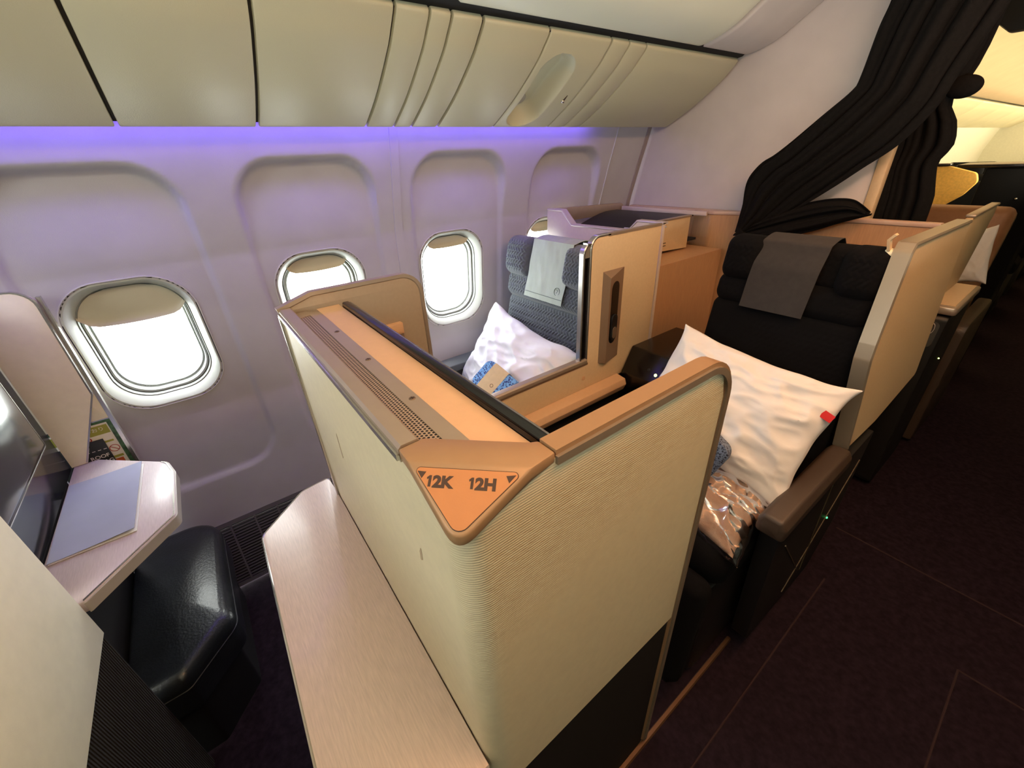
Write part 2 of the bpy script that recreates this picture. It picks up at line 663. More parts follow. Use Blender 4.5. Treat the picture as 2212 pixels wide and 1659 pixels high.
def cushion(f, wd, ht, t, r, disp=None, crown=0.0, nu=40, nv=30, cr=None):
    """Upholstered block: frame f (u 0..wd, v 0..ht, w outward), rounded edges of radius r."""
    cr = cr or r
    hw, hh = wd / 2, ht / 2
    V = []
    for j in range(nv):
        for i in range(nu):
            u = -hw + wd * i / (nu - 1)
            v = -hh + ht * j / (nv - 1)
            qx, qy = abs(u) - hw + cr, abs(v) - hh + cr
            if qx > 0 and qy > 0:
                l = math.hypot(qx, qy)
                m = max(qx, qy)
                if l > 1e-9:
                    s = m / l
                    u = math.copysign(hw - cr + qx * s, u)
                    v = math.copysign(hh - cr + qy * s, v)
            d = max(0.0, -sdrr(u, v, hw, hh, cr))
            e = r - math.sqrt(max(0, r * r - (r - d) ** 2)) if d < r else 0
            w_ = t - e + crown * max(0, 1 - (u / hw) ** 2) * max(0, 1 - (v / hh) ** 2)
            if disp:
                w_ += disp(u, v) * smooth(d / r)
            V.append(f(u + hw, v + hh, w_))
    F = [(j * nu + i, j * nu + i + 1, (j + 1) * nu + i + 1, (j + 1) * nu + i) for j in range(nv - 1) for i in range(nu - 1)]
    ed = [i for i in range(nu)] + [j * nu + nu - 1 for j in range(1, nv)] + \
         [(nv - 1) * nu + i for i in range(nu - 2, -1, -1)] + [j * nu for j in range(nv - 2, 0, -1)]
    n0 = len(V)
    c = f(hw, hh, 0)
    nrm = (f(0, 0, 1) - f(0, 0, 0))
    for k in ed:
        p = V[k]
        V.append(p - nrm * ((p - c).dot(nrm)))
    m = len(ed)
    F += [(ed[k], ed[(k + 1) % m], n0 + (k + 1) % m, n0 + k) for k in range(m)]
    F.append(tuple(n0 + k for k in range(m)))
    return V, F


def pillow(f, W, H, T, seed=0, nu=70, nv=60, wr=0.012):
    """Stuffed pillow with pointed corners, puckered seams and creases."""
    V, F = [], []

    def pt(u, v, side):
        x = u * W / 2 * (1 - 0.10 * (1 - v * v) * u * u)
        y = v * H / 2 * (1 - 0.12 * (1 - u * u) * v * v)
        e = max(0.0, (1 - u * u) * (1 - v * v))
        z = T / 2 * e ** 0.42
        edge = 1 - e
        rip = math.sin(9 * math.atan2(v, u) + seed * 2.1) * edge ** 2 * e ** 0.3
        c1 = nz(u * 1.6 + seed, v * 1.6, seed)
        c2 = 1 - abs(nz(u * 2.2 + 3 * v + seed * 3, v * 2.0 - u, seed + 5)) * 2.4
        c3 = 1 - abs(nz(u * 3.4 - 2.4 * v + seed, v * 4.0 + u, seed + 9)) * 2.6
        z += side * 0 + wr * (0.7 * c1 + 0.9 * max(0, c2) + 0.5 * max(0, c3) + 1.0 * rip) * min(1, e ** 0.35)
        x += 0.012 * nz(v * 2 + seed, u * 2, 3) * (W / 0.5)
        y += 0.012 * nz(u * 2.3 - seed, v * 2, 7) * (W / 0.5)
        return f(x, y, side * z)
    for side in (1, -1):
        o = len(V)
        for j in range(nv):
            for i in range(nu):
                u = -1 + 2 * i / (nu - 1)
                v = -1 + 2 * j / (nv - 1)
                u = math.sin(u * PI / 2) * 0.4 + u * 0.6
                v = math.sin(v * PI / 2) * 0.4 + v * 0.6
                V.append(pt(u, v, side))
        for j in range(nv - 1):
            for i in range(nu - 1):
                F.append((o + j * nu + i, o + j * nu + i + 1, o + (j + 1) * nu + i + 1, o + (j + 1) * nu + i))
    bm = bmesh.new()
    vs = [bm.verts.new(v) for v in V]
    for q in F:
        bm.faces.new([vs[i] for i in q])
    bmesh.ops.remove_doubles(bm, verts=bm.verts, dist=1e-5)
    bm.verts.index_update()
    r = ([v.co.copy() for v in bm.verts], [tuple(v.index for v in q.verts) for q in bm.faces])
    bm.free()
    return r

# ================================================================== SETTING
# --- floor
g = G()
g.add(box(-1.8, 3.2, -2.6, 12.0, -0.06, 0.0))
floor = struct(mk('floor', g, carpet_m))
floor.data.materials.append(seam_m)
# carpet seams: low welted ridges that belong to the carpet
g = G()
for a, b in (((-0.19, 1.82), (1.6, 1.80)), ((-0.125, 1.51), (-0.119, -0.6)), ((0.25, 1.47), (0.26, -0.6)), ((0.25, 1.47), (1.3, 1.49))):
    g.add(tube([(a[0], a[1], 0.0), (b[0], b[1], 0.0)], 0.003, 6))
sm = struct(mk('trim_1', g, seam_m))
sm['label'] = 'welted seams in the maroon aisle carpet'
# metal threshold strip along the foot of the suite
struct(mk('trim_2', prism(rpoly([(-0.243, 0.0), (-0.228, 0.0), (-0.231, 0.007), (-0.240, 0.007)], 0), 'y', 0.40, 1.02), M('worn_brass_strip', (104, 74, 52), 0.5, 0.3)))
struct(mk('ceiling', G().add(box(-1.75, 3.2, -2.6, 12.0, 2.24, 2.30)), ceil_m))
struct(mk('wall_front', G().add(box(-1.8, 3.2, -2.66, -2.60, -0.06, 2.3)), lam2_m))
struct(mk('wall_rear', G().add(box(-1.8, 3.2, 12.0, 12.06, -0.06, 2.3)), lam2_m))
struct(mk('wall_right', G().add(box(3.2, 3.26, -2.66, 12.06, -0.06, 2.3)), lam2_m))

struct(mk('light_blocker_centre', G().add(box(0.55, 0.60, -2.6, 3.2, 0.0, 1.25, 0.004)), kick2_m))  # unseen screen added to keep light off the aisle side of the suite

# --- window wall with its tall recesses
WP = [(0.0, -1.60), (0.24, -1.650), (0.45, -1.682), (0.70, -1.696), (1.22, -1.642), (1.4, -1.592), (1.50, -1.561), (1.58, -1.538), (1.75, -1.500), (1.80, -1.560), (2.26, -1.600)]
REC_Y = (-0.19, 0.375, 0.955, 1.55)


def wall_x(z):
    return interp(z, WP)


def rec_depth(y, z):
    d = 0.0
    for yc in REC_Y:
        s = sdrr(y - yc, z - 0.957, 0.222, 0.532, 0.125)
        if s < 0:
            deep = 0.013 + 0.032 * smooth((z - 1.22) / 0.25)
            d = max(d, deep * smooth(-s / (0.012 + 0.010 * smooth((z - 1.22) / 0.25))))
    return d


ys = [-2.6, -2.0, -1.5, -1.0]
y = -0.7
while y < 2.09:
    ys.append(y)
    y += 0.009
ys.append(2.09)
zs = []
z = 0.235
while z < 1.63:
    zs.append(z)
    z += 0.009
zs += [1.645, 1.7, 1.9, 2.1, 2.26]
V = [(wall_x(zz) - rec_depth(yy, zz), yy, zz) for zz in zs for yy in ys]
F = []
for j in range(len(zs) - 1):
    for i in range(len(ys) - 1):
        cy, cz = (ys[i] + ys[i + 1]) / 2, (zs[j] + zs[j + 1]) / 2
        if any(sdrr(cy - wy, cz - 0.978, 0.158, 0.213, 0.113) < 0 for wy in WIN_Y):
            continue
        F.append((j * len(ys) + i, j * len(ys) + i + 1, (j + 1) * len(ys) + i + 1, (j + 1) * len(ys) + i))
wall_left = struct(mk('wall_left', (V, F), wall_m, ang=60))
# aft sidewall beyond the bulkhead
V, F = [], []
yy2 = (2.09, 12.0)
for zz, xx in [(-0.02, -1.6)] + [(q[0], q[1]) for q in WP]:
    for q in yy2:
        V.append((xx, q, zz))
F = [(2 * i, 2 * i + 1, 2 * i + 3, 2 * i + 2) for i in range(len(V) // 2 - 1)]
struct(mk('wall_aft', (V, F), lam2_m))

# joint strips between the sidewall panels


def joint(name, y0, y1, z0, z1, mat, proud=0.003):
    st = []
    z = z0
    while z <= z1 + 1e-6:
        st.append(z)
        z += 0.04
    V, F = [], []
    for zz in st:
        x = wall_x(zz)
        V += [(x - 0.01, y0, zz), (x + proud, y0 + 0.003, zz), (x + proud, y1 - 0.003, zz), (x - 0.01, y1, zz)]
    for i in range(len(st) - 1):
        for k in range(3):
            F.append((4 * i + k, 4 * i + k + 1, 4 * i + k + 5, 4 * i + k + 4))
    return struct(mk(name, (V, F), mat))


joint('trim_3', 0.655, 0.692, 0.25, 1.6, wall_m)
joint('trim_4', 1.825, 1.832, 0.25, 1.6, ring_m, 0.004)
joint('trim_5', 2.055, 2.085, 0.25, 1.6, M('bulkhead_seal', (150, 138, 136), 0.7), 0.006)

# --- windows
UPW = Vector((0.104, 0, 0.995))
NW = Vector((0.995, 0, -0.104))
for k, wy in enumerate(WIN_Y):
    O = Vector((wall_x(0.978) - 0.013, wy, 0.978))
    f = fr(O, (0, 1, 0), UPW, NW)
    win = thing('window_%d' % (k + 1), O, None, None)
    struct(win)

    def loops(specs, name, mat, par, f=f):
        V, F = [], []
        n = None
        for hw, hh, r, w_ in specs:
            L = rrect(hw, hh, r, 10)
            n = len(L)
            V += [f(p[0], p[1], w_) for p in L]
        for i in range(len(specs) - 1):
            for q in range(n):
                F.append((i * n + q, i * n + (q + 1) % n, (i + 1) * n + (q + 1) % n, (i + 1) * n + q))
        return mk(name, (V, F), mat, par, ang=30)
    fm = loops([(0.1655, 0.2205, 0.118, -0.006), (0.1650, 0.2200, 0.118, 0.003), (0.1625, 0.2175, 0.116, 0.0035), (0.1615, 0.2165, 0.115, 0.001)],
               'window_frame', ring_m, win)
    loops([(0.1615, 0.2165, 0.115, 0.001), (0.1612, 0.2162, 0.115, -0.004), (0.1592, 0.2142, 0.114, -0.004), (0.1590, 0.2140, 0.114, 0.001)],
          'gasket', gask_m, fm)
    rv = loops([(0.1590, 0.2140, 0.114, 0.001), (0.1550, 0.2100, 0.112, 0.001), (0.1490, 0.2030, 0.110, -0.006), (0.1370, 0.1910, 0.104, -0.032)],
               'window_reveal', rev_m, win)
    loops([(0.1370, 0.1910, 0.104, -0.032), (0.1368, 0.1908, 0.104, -0.036), (0.1345, 0.1885, 0.103, -0.036), (0.1340, 0.1880, 0.102, -0.033),
           (0.1325, 0.1860, 0.101, -0.044)], 'inner_lip', lip_m, rv)
    loops([(0.1325, 0.1860, 0.101, -0.044), (0.1322, 0.1857, 0.101, -0.049), (0.1300, 0.1830, 0.100, -0.049)], 'gasket', gask_m, rv)
    loops([(0.1300, 0.1830, 0.100, -0.046), (0.1250, 0.1780, 0.097, -0.048), (0.1220, 0.1740, 0.095, -0.066), (0.1170, 0.1680, 0.092, -0.066),
           (0.1140, 0.1640, 0.090, -0.090), (0.16, 0.22, 0.1, -0.092)], 'outer_lip', lip_m, rv)
    L = rrect(0.119, 0.170, 0.094, 10)
    mk('window_pane', plate(L, f, -0.064, -0.061), pane_m, win)
    # shade pulled a little way down
    low = (0.085, 0.145, 0.150, 0.150)[k]
    n = 14
    V, F = [], []
    rows = [low + (0.187 - low) * i / 8 for i in range(9)]
    for i, vv in enumerate(rows):
        # half width of the opening at this height
        hw = 0.1330
        if vv > 0.186 - 0.10:
            hw = 0.033 + math.sqrt(max(0, 0.10 ** 2 - (vv - 0.086) ** 2))
        for q in range(n):
            u = -hw + 2 * hw * q / (n - 1)
            lip = 0.010 * smooth(1 - (vv - low) / 0.016)
            sag = -0.010 * (1 - (u / 0.133) ** 2) * smooth(1 - (vv - low) / 0.05)
            cor = 0.026 * smooth((abs(u) / hw - 0.70) / 0.30) ** 2 * smooth(1 - (vv - low) / 0.06)
            V.append(f(u, vv + sag + cor, -0.040 + lip))
    nn = len(V)
    for i in range(8):
        for q in range(n - 1):
            F.append((i * n + q, i * n + q + 1, (i + 1) * n + q + 1, (i + 1) * n + q))
    V2 = [v - NW * 0.004 for v in V]
    V2 = [V2[q] - NW * 0.012 if q < n else V2[q] for q in range(nn)]
    F2 = [tuple(i + nn for i in q) for q in F]
    E_ = [(q, q + 1, q + 1 + nn, q + nn) for q in range(n - 1)]
    mk('window_shade', (V + V2, F + F2 + E_), shade_m, win)

# --- violet cove light hidden behind the lower lip of the bins
struct(mk('trim_6', prism([(-1.472, 1.583), (-1.510, 1.632), (-1.505, 1.636), (-1.467, 1.587)], 'y', -2.5, 1.62), cove_m))

# --- dado air grille at the foot of the wall
dg_ = thing('air_grille', (-1.6, 0.0, 0.02), 'dark slatted air grille along the foot of the window wall', 'air grille')
g0, g1 = Vector((-1.648, 0, 0.238)), Vector((-1.525, 0, 0.012))
gd = (g1 - g0).normalized()
gn = Vector((-gd.z, 0, gd.x))
if gn.x < 0:
    gn = -gn
L_ = (g1 - g0).length
gf = fr(g0, (0, 1, 0), gd, gn)
fr_ = G()
for v0, v1 in ((0.0, 0.016), (L_ - 0.014, L_)):
    fr_.add(plate([(-0.7, v0), (0.56, v0), (0.56, v1), (-0.7, v1)], gf, -0.004, 0.008))
yy = -0.66
while yy < 0.53:
    fr_.add(plate([(yy, 0.012), (yy + 0.006, 0.012), (yy + 0.006, L_ - 0.01), (yy, L_ - 0.01)], gf, -0.006, 0.005))
    yy += 0.085
mk('grille_frame', fr_, grill_m, dg_)
sl = G()
v = 0.022
while v < L_ - 0.018:
    sl.add(plate([(-0.7, v), (0.56, v), (0.56, v + 0.0052), (-0.7, v + 0.0052)], gf, -0.006, 0.003))
    v += 0.0112
mk('slats', sl, grill_m, dg_)
mk('back_plate', plate([(-0.7, 0), (0.56, 0), (0.56, L_), (-0.7, L_)], gf, -0.014, -0.011), dark_m, dg_)

# --- bulkhead that closes the cabin section
struct(mk('wall_back', G().add(box(-1.72, -0.545, 2.085, 2.115, 0.0, 2.24, 0.002)), bulk_m))
struct(mk('trim_7', G().add(box(-0.545, -0.510, 2.078, 2.122, 0.0, 2.24, 0.006)), tan_m))

# --- overhead bins
BP = catmull([(-1.464, 1.598), (-1.461, 1.572), (-1.450, 1.5585), (-1.415, 1.5725), (-1.31, 1.628), (-1.20, 1.702), (-1.158, 1.740), (-1.133, 1.768), (-1.140, 1.784)], 7)
BBACK = [(-1.20, 1.80), (-1.44, 1.74), (-1.464, 1.70)]


def bin_module(name, y0, y1, label, cat, group=None):
    o = mk(name, prism(BP + BBACK, 'y', y0, y1, 0.0035, 2), bin_m, ang=28)
    return tag(o, label, cat, group)


bin_module('overhead_bin', -2.5, -0.050, 'overhead bin at the far left of the row, left of the slanting dark seam', 'overhead bin', 'overhead bins above the windows')
bin_module('overhead_bin', -0.042, 0.243, 'overhead bin between the two dark seams, above the large left window', 'overhead bin', 'overhead bins above the windows')
bin_module('overhead_bin', 0.251, 0.542, 'overhead bin above the second window, right of the upright dark seam', 'overhead bin', 'overhead bins above the windows')
bin_module('bin_filler_panel', 0.549, 0.632, 'narrow bin filler strip touching the overhead bin, leftmost of three', 'filler panel', 'narrow filler strips between the bins')
bin_module('bin_filler_panel', 0.638, 0.692, 'narrowest bin filler strip, middle of three beside the overhead bin', 'filler panel', 'narrow filler strips between the bins')
bin_module('bin_filler_panel', 0.699, 0.785, 'narrow bin filler strip beside the wide blank panel, rightmost of three', 'filler panel', 'narrow filler strips between the bins')
bin_module('blank_bin', 0.794, 1.017, 'wide blank overhead panel left of the oval recess', 'overhead panel')
bin_module('bin_filler_panel', 1.288, 1.369, 'narrow overhead strip next to the oval recess panel', 'filler panel', 'narrow strips right of the oval recess')
bin_module('bin_filler_panel', 1.374, 1.460, 'second narrow overhead strip right of the oval recess', 'filler panel', 'narrow strips right of the oval recess')
bin_module('end_bin', 1.465, 2.070, 'wide overhead end panel that meets the bulkhead', 'overhead panel')
# panel with the oval recess
arc = [0.0]
for a, b in zip(BP, BP[1:]):
    arc.append(arc[-1] + math.hypot(b[0] - a[0], b[1] - a[1]))


def bp_at(s):
    for i in range(len(BP) - 1):
        if s <= arc[i + 1] or i == len(BP) - 2:
            t = (s - arc[i]) / max(1e-9, arc[i + 1] - arc[i])
            t = max(0.0, min(1.0, t))
            p = (BP[i][0] + (BP[i + 1][0] - BP[i][0]) * t, BP[i][1] + (BP[i + 1][1] - BP[i][1]) * t)
            d = Vector((BP[i + 1][0] - BP[i][0], BP[i + 1][1] - BP[i][1])).normalized()
            return p, Vector((d.y, -d.x))
    return BP[-1], Vector((0, -1))


S_TOT = arc[-1]
s_lo = min(range(len(BP)), key=lambda i: abs(BP[i][0] + 1.442))
s_hi = min(range(len(BP)), key=lambda i: abs(BP[i][0] + 1.168))
S0, S1 = arc[s_lo], arc[s_hi]
SCN, SHL = (S0 + S1) / 2, (S1 - S0) / 2
py0, py1 = 1.023, 1.282


def oval_depth(s, y):
    d = sdrr(y - 1.118, s - SCN, 0.072, SHL, 0.072)
    if d > 0:
        return 0.0
    t = smooth(-d / 0.030)
    return 0.008 * smooth(-d / 0.004) + 0.056 * t * (1.0 - 0.35 * smooth((s - SCN) / SHL))


op = thing('oval_recess_bin', (-1.33, 1.15, 1.56), 'overhead panel with the oval hand recess beside the filler strips', 'overhead panel')
nu, nv = 90, 130
V, F = [], []
for j in range(nv):
    s = S_TOT * j / (nv - 1)
    p, nn_ = bp_at(s)
    for i in range(nu):
        yv = py0 + (py1 - py0) * i / (nu - 1)
        e = min(yv - py0, py1 - yv)
        dd = oval_depth(s, yv) + (0.0035 - min(e, 0.0035)) * 0.7
        V.append((p[0] - nn_.x * dd, yv, p[1] - nn_.y * dd))
F = [(j * nu + i, j * nu + i + 1, (j + 1) * nu + i + 1, (j + 1) * nu + i) for j in range(nv - 1) for i in range(nu - 1)]
for i_e in (0, nu - 1):
    o0 = len(V)
    for j in range(nv):
        q = V[j * nu + i_e]
        p, nn_ = bp_at(S_TOT * j / (nv - 1))
        V.append((q[0] - nn_.x * 0.02, q[1], q[2] - nn_.y * 0.02))
    F += [(j * nu + i_e, (j + 1) * nu + i_e, o0 + j + 1, o0 + j) for j in range(nv - 1)]
mk('recess_panel', (V, F), bin_m, op, ang=50)
p, nn_ = bp_at(SCN - SHL * 0.60)
nv3 = Vector((nn_.x, 0, nn_.y))
c = Vector((p[0], 1.110, p[1])) - nv3 * 0.060
mk('round_cover', disc(c, nv3, 0.030, 0.004, 28, 0.0015), M('grey_round_cover', (170, 168, 158), 0.5), op)
p, nn_ = bp_at(SCN - SHL * 0.1)
nv3 = Vector((nn_.x, 0, nn_.y))
tdir = Vector((nv3.z, 0, -nv3.x))
lt = mk('latch', ball((p[0], 1.238, p[1]), 0.008, 1, 1, 0.8), silver_m, op)
c = Vector((p[0], 1.238, p[1]))
mk('latch_shadow', plate([(-0.004, 0.004), (0.004, 0.004), (0.0, 0.030)], fr(c + nv3 * 0.0005, (0, 1, 0), -tdir if tdir.x < 0 else tdir, nv3), -0.001, 0.0012), M('latch_shadow_tone', (70, 58, 44), 0.6), op)  # thin dark wedge standing in for the shadow of the latch
# dark backing behind the seams
bkl = []
for i, (a, b) in enumerate(BP):
    d = Vector((BP[min(i + 1, len(BP) - 1)][0] - BP[max(i - 1, 0)][0], BP[min(i + 1, len(BP) - 1)][1] - BP[max(i - 1, 0)][1])).normalized()
    bkl.append((a - d.y * 0.012, b + d.x * 0.012))
V, F = [], []
for (a, b) in bkl:
    V += [(a, -2.5, b), (a, 1.018, b), (a, 1.286, b), (a, 2.07, b)]
for i in range(len(bkl) - 1):
    F += [(4 * i, 4 * i + 1, 4 * i + 5, 4 * i + 4), (4 * i + 2, 4 * i + 3, 4 * i + 7, 4 * i + 6)]
struct(mk('trim_8', (V, F), M('seam_backing', (40, 32, 22), 0.8)))
# black gap between the bins and the ceiling panels
struct(mk('trim_9', prism([(-1.20, 1.772), (-1.12, 1.784), (-1.00, 1.86), (-1.2, 1.95)], 'y', -2.5, 2.075), dark_m))

# --- ceiling side panels above the gap
CP = catmull([(-1.135, 1.806), (-1.118, 1.792), (-1.080, 1.788), (-0.99, 1.815), (-0.912, 1.862), (-0.84, 1.908), (-0.70, 1.985), (-0.50, 2.06), (-0.25, 2.105), (0.2, 2.125)], 6)
CB = [(0.2, 2.2), (-1.0, 2.15), (-1.15, 1.95)]


def round_front(y0, y1):
    """Ceiling panel whose lower ends are rounded off."""
    V, F = [], []
    n = len(CP)
    yl = [y0, y0 + 0.004, y0 + 0.012, y0 + 0.028, y0 + 0.06, y1 - 0.06, y1 - 0.028, y1 - 0.012, y1 - 0.004, y1]
    for yv in yl:
        e = min(yv - y0, y1 - yv)
        k = 1 - smooth(0.35 + e / 0.028 * 0.65) if e < 0.028 else 0.0
        for i, (a, b) in enumerate(CP):
            d = Vector((CP[min(i + 1, n - 1)][0] - CP[max(i - 1, 0)][0], CP[min(i + 1, n - 1)][1] - CP[max(i - 1, 0)][1])).normalized()
            V.append((a - d.y * 0.022 * k, yv, b + d.x * 0.022 * k))
    m = len(yl)
    F = [(j * n + i, j * n + i + 1, (j + 1) * n + i + 1, (j + 1) * n + i) for j in range(m - 1) for i in range(n - 1)]
    o = len(V)
    V += [(c_[0], yv, c_[1]) for yv in (y0, y1) for c_ in CB]
    F.append(tuple(range(n)) + (o, o + 1, o + 2))
    F.append(tuple((m - 1) * n + i for i in range(n)) + (o + 3, o + 4, o + 5))
    return V, F


tag(mk('ceiling_panel', round_front(-2.5, 0.668), ceil_m, ang=30), 'pale curved ceiling panel at the top edge, left of the rounded joint', 'ceiling panel', 'curved ceiling panels above the bins')
tag(mk('ceiling_panel', round_front(0.680, 1.752), ceil_m, ang=30), 'long pale curved ceiling panel above the oval recess', 'ceiling panel', 'curved ceiling panels above the bins')
tag(mk('ceiling_panel', prism(CP + CB, 'y', 1.757, 2.082, 0.012, 4), bulk_m, ang=30), 'narrow grey end strip of the ceiling panels against the bulkhead', 'ceiling panel')

# ================================================================== SUITE CONSOLE IN THE MIDDLE
ZT = 1.188
A_ = Vector((-0.320, 0.1005, ZT + 0.006))
B_ = Vector((-0.2335, 0.187, ZT + 0.006))
V_ = Vector((-0.2335, 0.1005, 1.1545))
cn = thing('suite_console', (-0.6, 0.2, 0.0), 'cream and orange suite console with seat number sign 12K 12H in the middle', 'console')
pn = (B_ - A_).cross(V_ - A_).normalized()
if pn.z < 0:
    pn = -pn


def fz(x, y):
    """Height of the sloping sign facet above (x, y)."""
    return A_.z - (pn.x * (x - A_.x) + pn.y * (y - A_.y)) / pn.z


def wrap(off, z0, cut, name, mat, ztop):
    """L-shaped wall in plan with a rounded corner and a clipped top corner."""
    out = [(-0.957, 0.104 + off)]
    for i in range(1, 40):
        out.append((-0.957 + (0.957 - 0.237 - 0.03) * i / 40, 0.104 + off))
    for i in range(0, 9):
        t = -PI / 2 + PI / 2 * i / 8
        out.append((-0.267 + (0.03 - off) * math.cos(t), 0.134 + (0.03 - off) * math.sin(t)))
    for i in range(1, 41):
        out.append((-0.237 - off, 0.134 + (0.557 - 0.134) * i / 40))
    V, F = [], []
    th = 0.016
    n = len(out)
    for i, p in enumerate(out):
        q0, q1 = out[max(i - 1, 0)], out[min(i + 1, n - 1)]
        d = Vector((q1[0] - q0[0], q1[1] - q0[1])).normalized()
        inn = (p[0] - d.y * th, p[1] + d.x * th)
        zt = ztop
        if cut:
            zt = min(ztop, fz(p[0], p[1]) - 0.006)
            yy_ = p[1]
            if p[0] > -0.25 and yy_ > 0.497:      # rounded upper aft corner
                r = 0.060
                dy = min(r, yy_ - 0.497)
                zt = min(zt, ztop - r + math.sqrt(max(0, r * r - dy * dy)))
        V += [(p[0], p[1], z0), (p[0], p[1], zt), (inn[0], inn[1], zt), (inn[0], inn[1], z0)]
    for i in range(n - 1):
        for k in range(4):
            F.append((4 * i + k, 4 * i + (k + 1) % 4, 4 * i + 4 + (k + 1) % 4, 4 * i + 4 + k))
    F += [(0, 1, 2, 3), (4 * n - 4, 4 * n - 3, 4 * n - 2, 4 * n - 1)]
    return mk(name, (V, F), mat, cn, ang=30)


wrap(0.0, 0.585, True, 'outer_panel', lam_m, ZT)
wrap(0.005, 0.0, False, 'kick_panel', kick2_m, 0.585)
# rims
rp_ = [(-0.0125, -0.010), (-0.0125, 0.006), (-0.009, 0.010), (0.009, 0.010), (0.0125, 0.006), (0.0125, -0.010)]
mk('front_rim', sweep([(-0.952, 0.1145, ZT), (-0.346, 0.1145, ZT)], rp_, (0, 0, 1)), rim_m, cn)
mk('front_rim_edge', sweep([(-0.957, 0.1005, ZT - 0.003), (-0.346, 0.1005, ZT - 0.003)], [(-0.002, -0.004), (-0.002, 0.004), (0.002, 0.004), (0.002, -0.004)], (0, 0, 1)), silver_m, cn)
pth = [(-0.2495, 0.221, ZT), (-0.2495, 0.505, ZT)]
for i in range(1, 9):
    t = PI / 2 - PI / 2 * i / 8
    pth.append((-0.2495, 0.505 + 0.060 * math.cos(t), ZT - 0.060 + 0.060 * math.sin(t)))
pth += [(-0.2495, 0.565, 0.9), (-0.2495, 0.565, 0.02)]
mk('side_rim', sweep(pth, [(a, b) for a, b in [(-0.010, -0.0125), (-0.010, 0.0125), (0.006, 0.0125), (0.010, 0.009), (0.010, -0.009), (0.006, -0.0125)]], (1, 0, 0)), capm_m, cn)
mk('side_rim_edge', sweep([(q[0] + 0.0145, q[1] - 0.001, q[2] - 0.002) for q in pth], [(-0.006, -0.002), (-0.006, 0.002), (0.004, 0.002), (0.004, -0.002)], (1, 0, 0)), M('grey_rim_edge', (120, 106, 90), 0.5), cn)  # thin grey strip along the outer side of the rim
# corner cap with the sloping triangular facet
zt_ = A_.z + 0.0025
vr = []
ea, eb = (A_ - V_).normalized(), (B_ - V_).normalized()
for i in range(7):
    t = i / 6
    q = V_ + ea * 0.022 * (1 - t) ** 2 + eb * 0.022 * t ** 2 + (ea + eb) * 0.004 * 0
    vr.append(q)
top = [(-0.344, 0.1015), (-0.3455, 0.131), (-0.2665, 0.211), (-0.262, 0.2195), (-0.2365, 0.2195)]
A2, B2 = Vector((A_.x, A_.y, zt_)), Vector((B_.x, B_.y, zt_))
Vc = [Vector((p[0], p[1], zt_)) for p in top] + [B2] + [v + pn * 0.0025 for v in vr[::-1]] + [A2]
nt_ = len(top)
cap = G()
topf = [Vector((p[0], p[1], zt_)) for p in top] + [B2, A2]
low_z = 0.013
oth = []
ring = [topf[0]] + [A2] + [v + pn * 0.0025 for v in vr] + [B2] + [topf[4]]
cap.V = [tuple(v) for v in topf]
cap.F = [tuple(range(7))]
fi = len(cap.V)
cap.V += [tuple(A2)] + [tuple(v + pn * 0.0025) for v in vr] + [tuple(B2)]
cap.F.append(tuple(range(fi, fi + 9)))
outer = [topf[0], A2] + [v + pn * 0.0025 for v in vr] + [B2, topf[4], topf[3], topf[2], topf[1]]
o1 = len(cap.V)
m_ = len(outer)
cap.V += [tuple(v) for v in outer] + [tuple(Vector((v.x, v.y, v.z - low_z))) for v in outer]
for i in range(m_):
    cap.F.append((o1 + i, o1 + (i + 1) % m_, o1 + m_ + (i + 1) % m_, o1 + m_ + i))
cap.F.append(tuple(o1 + m_ + i for i in range(m_)))
bmx = bmesh.new()
vs_ = [bmx.verts.new(v) for v in cap.V]
for q in cap.F:
    bmx.faces.new([vs_[i] for i in q])
bmesh.ops.remove_doubles(bmx, verts=bmx.verts, dist=1e-6)
bmesh.ops.recalc_face_normals(bmx, faces=bmx.faces)
bmesh.ops.bevel(bmx, geom=[e for e in bmx.edges if e.calc_face_angle(0) > 0.25], offset=0.0022, segments=2, profile=0.5, affect='EDGES')
bmx.verts.index_update()
capg = ([v.co.copy() for v in bmx.verts], [tuple(v.index for v in q.verts) for q in bmx.faces])
bmx.free()
mk('corner_cap', capg, capm_m, cn, ang=40)
# sign plate in the facet
Mid = (A_ + B_) / 2
uw = (B_ - A_).normalized()
vw = (Mid - V_).normalized()
FL = (Mid - V_).length
FW = (B_ - A_).length
pf = fr(Mid + pn * 0.0026, uw, vw, pn)
ins = 0.0042
tri = rpoly([(-FW / 2 + 0.0080, -ins), (0.0, -FL + 0.0082), (FW / 2 - 0.0080, -ins)], [0.0035, 0.010, 0.0035], 6)
tri_o = rpoly([(-FW / 2 + 0.0067, -ins + 0.0007), (0.0, -FL + 0.0070), (FW / 2 - 0.0067, -ins + 0.0007)], [0.004, 0.0105, 0.004], 6)
sg = mk('sign_plate', plate(tri, pf, -0.002, 0.0009), plate_m, cn, flat=True)
mk('plate_gap', plate(tri_o, pf, -0.002, 0.0003), ink_m, sg, flat=True)
tx0 = -FW / 2 + 0.0080
for k_, (u_, s_) in enumerate(((0.0152, 'K'), (0.0562, 'H'))):
    u0, v0 = tx0 + u_, -ins - 0.0180
    one = [(0.0024, 0.0), (0.0050, 0.0), (0.0050, 0.0108), (0.0030, 0.0108), (0.0004, 0.0086), (0.0010, 0.0068), (0.0024, 0.0078)]
    mk('lettering', plate([(u0 + q[0], v0 + q[1]) for q in one], pf, 0.0008, 0.0012), ink_m, sg, flat=True)
    text('lettering', '2' + s_, pf, u0 + 0.0068, v0, 0.0150, ink_m, sg, sx=1.08, bold=0.0008, w0=0.0008, depth=0.0004)
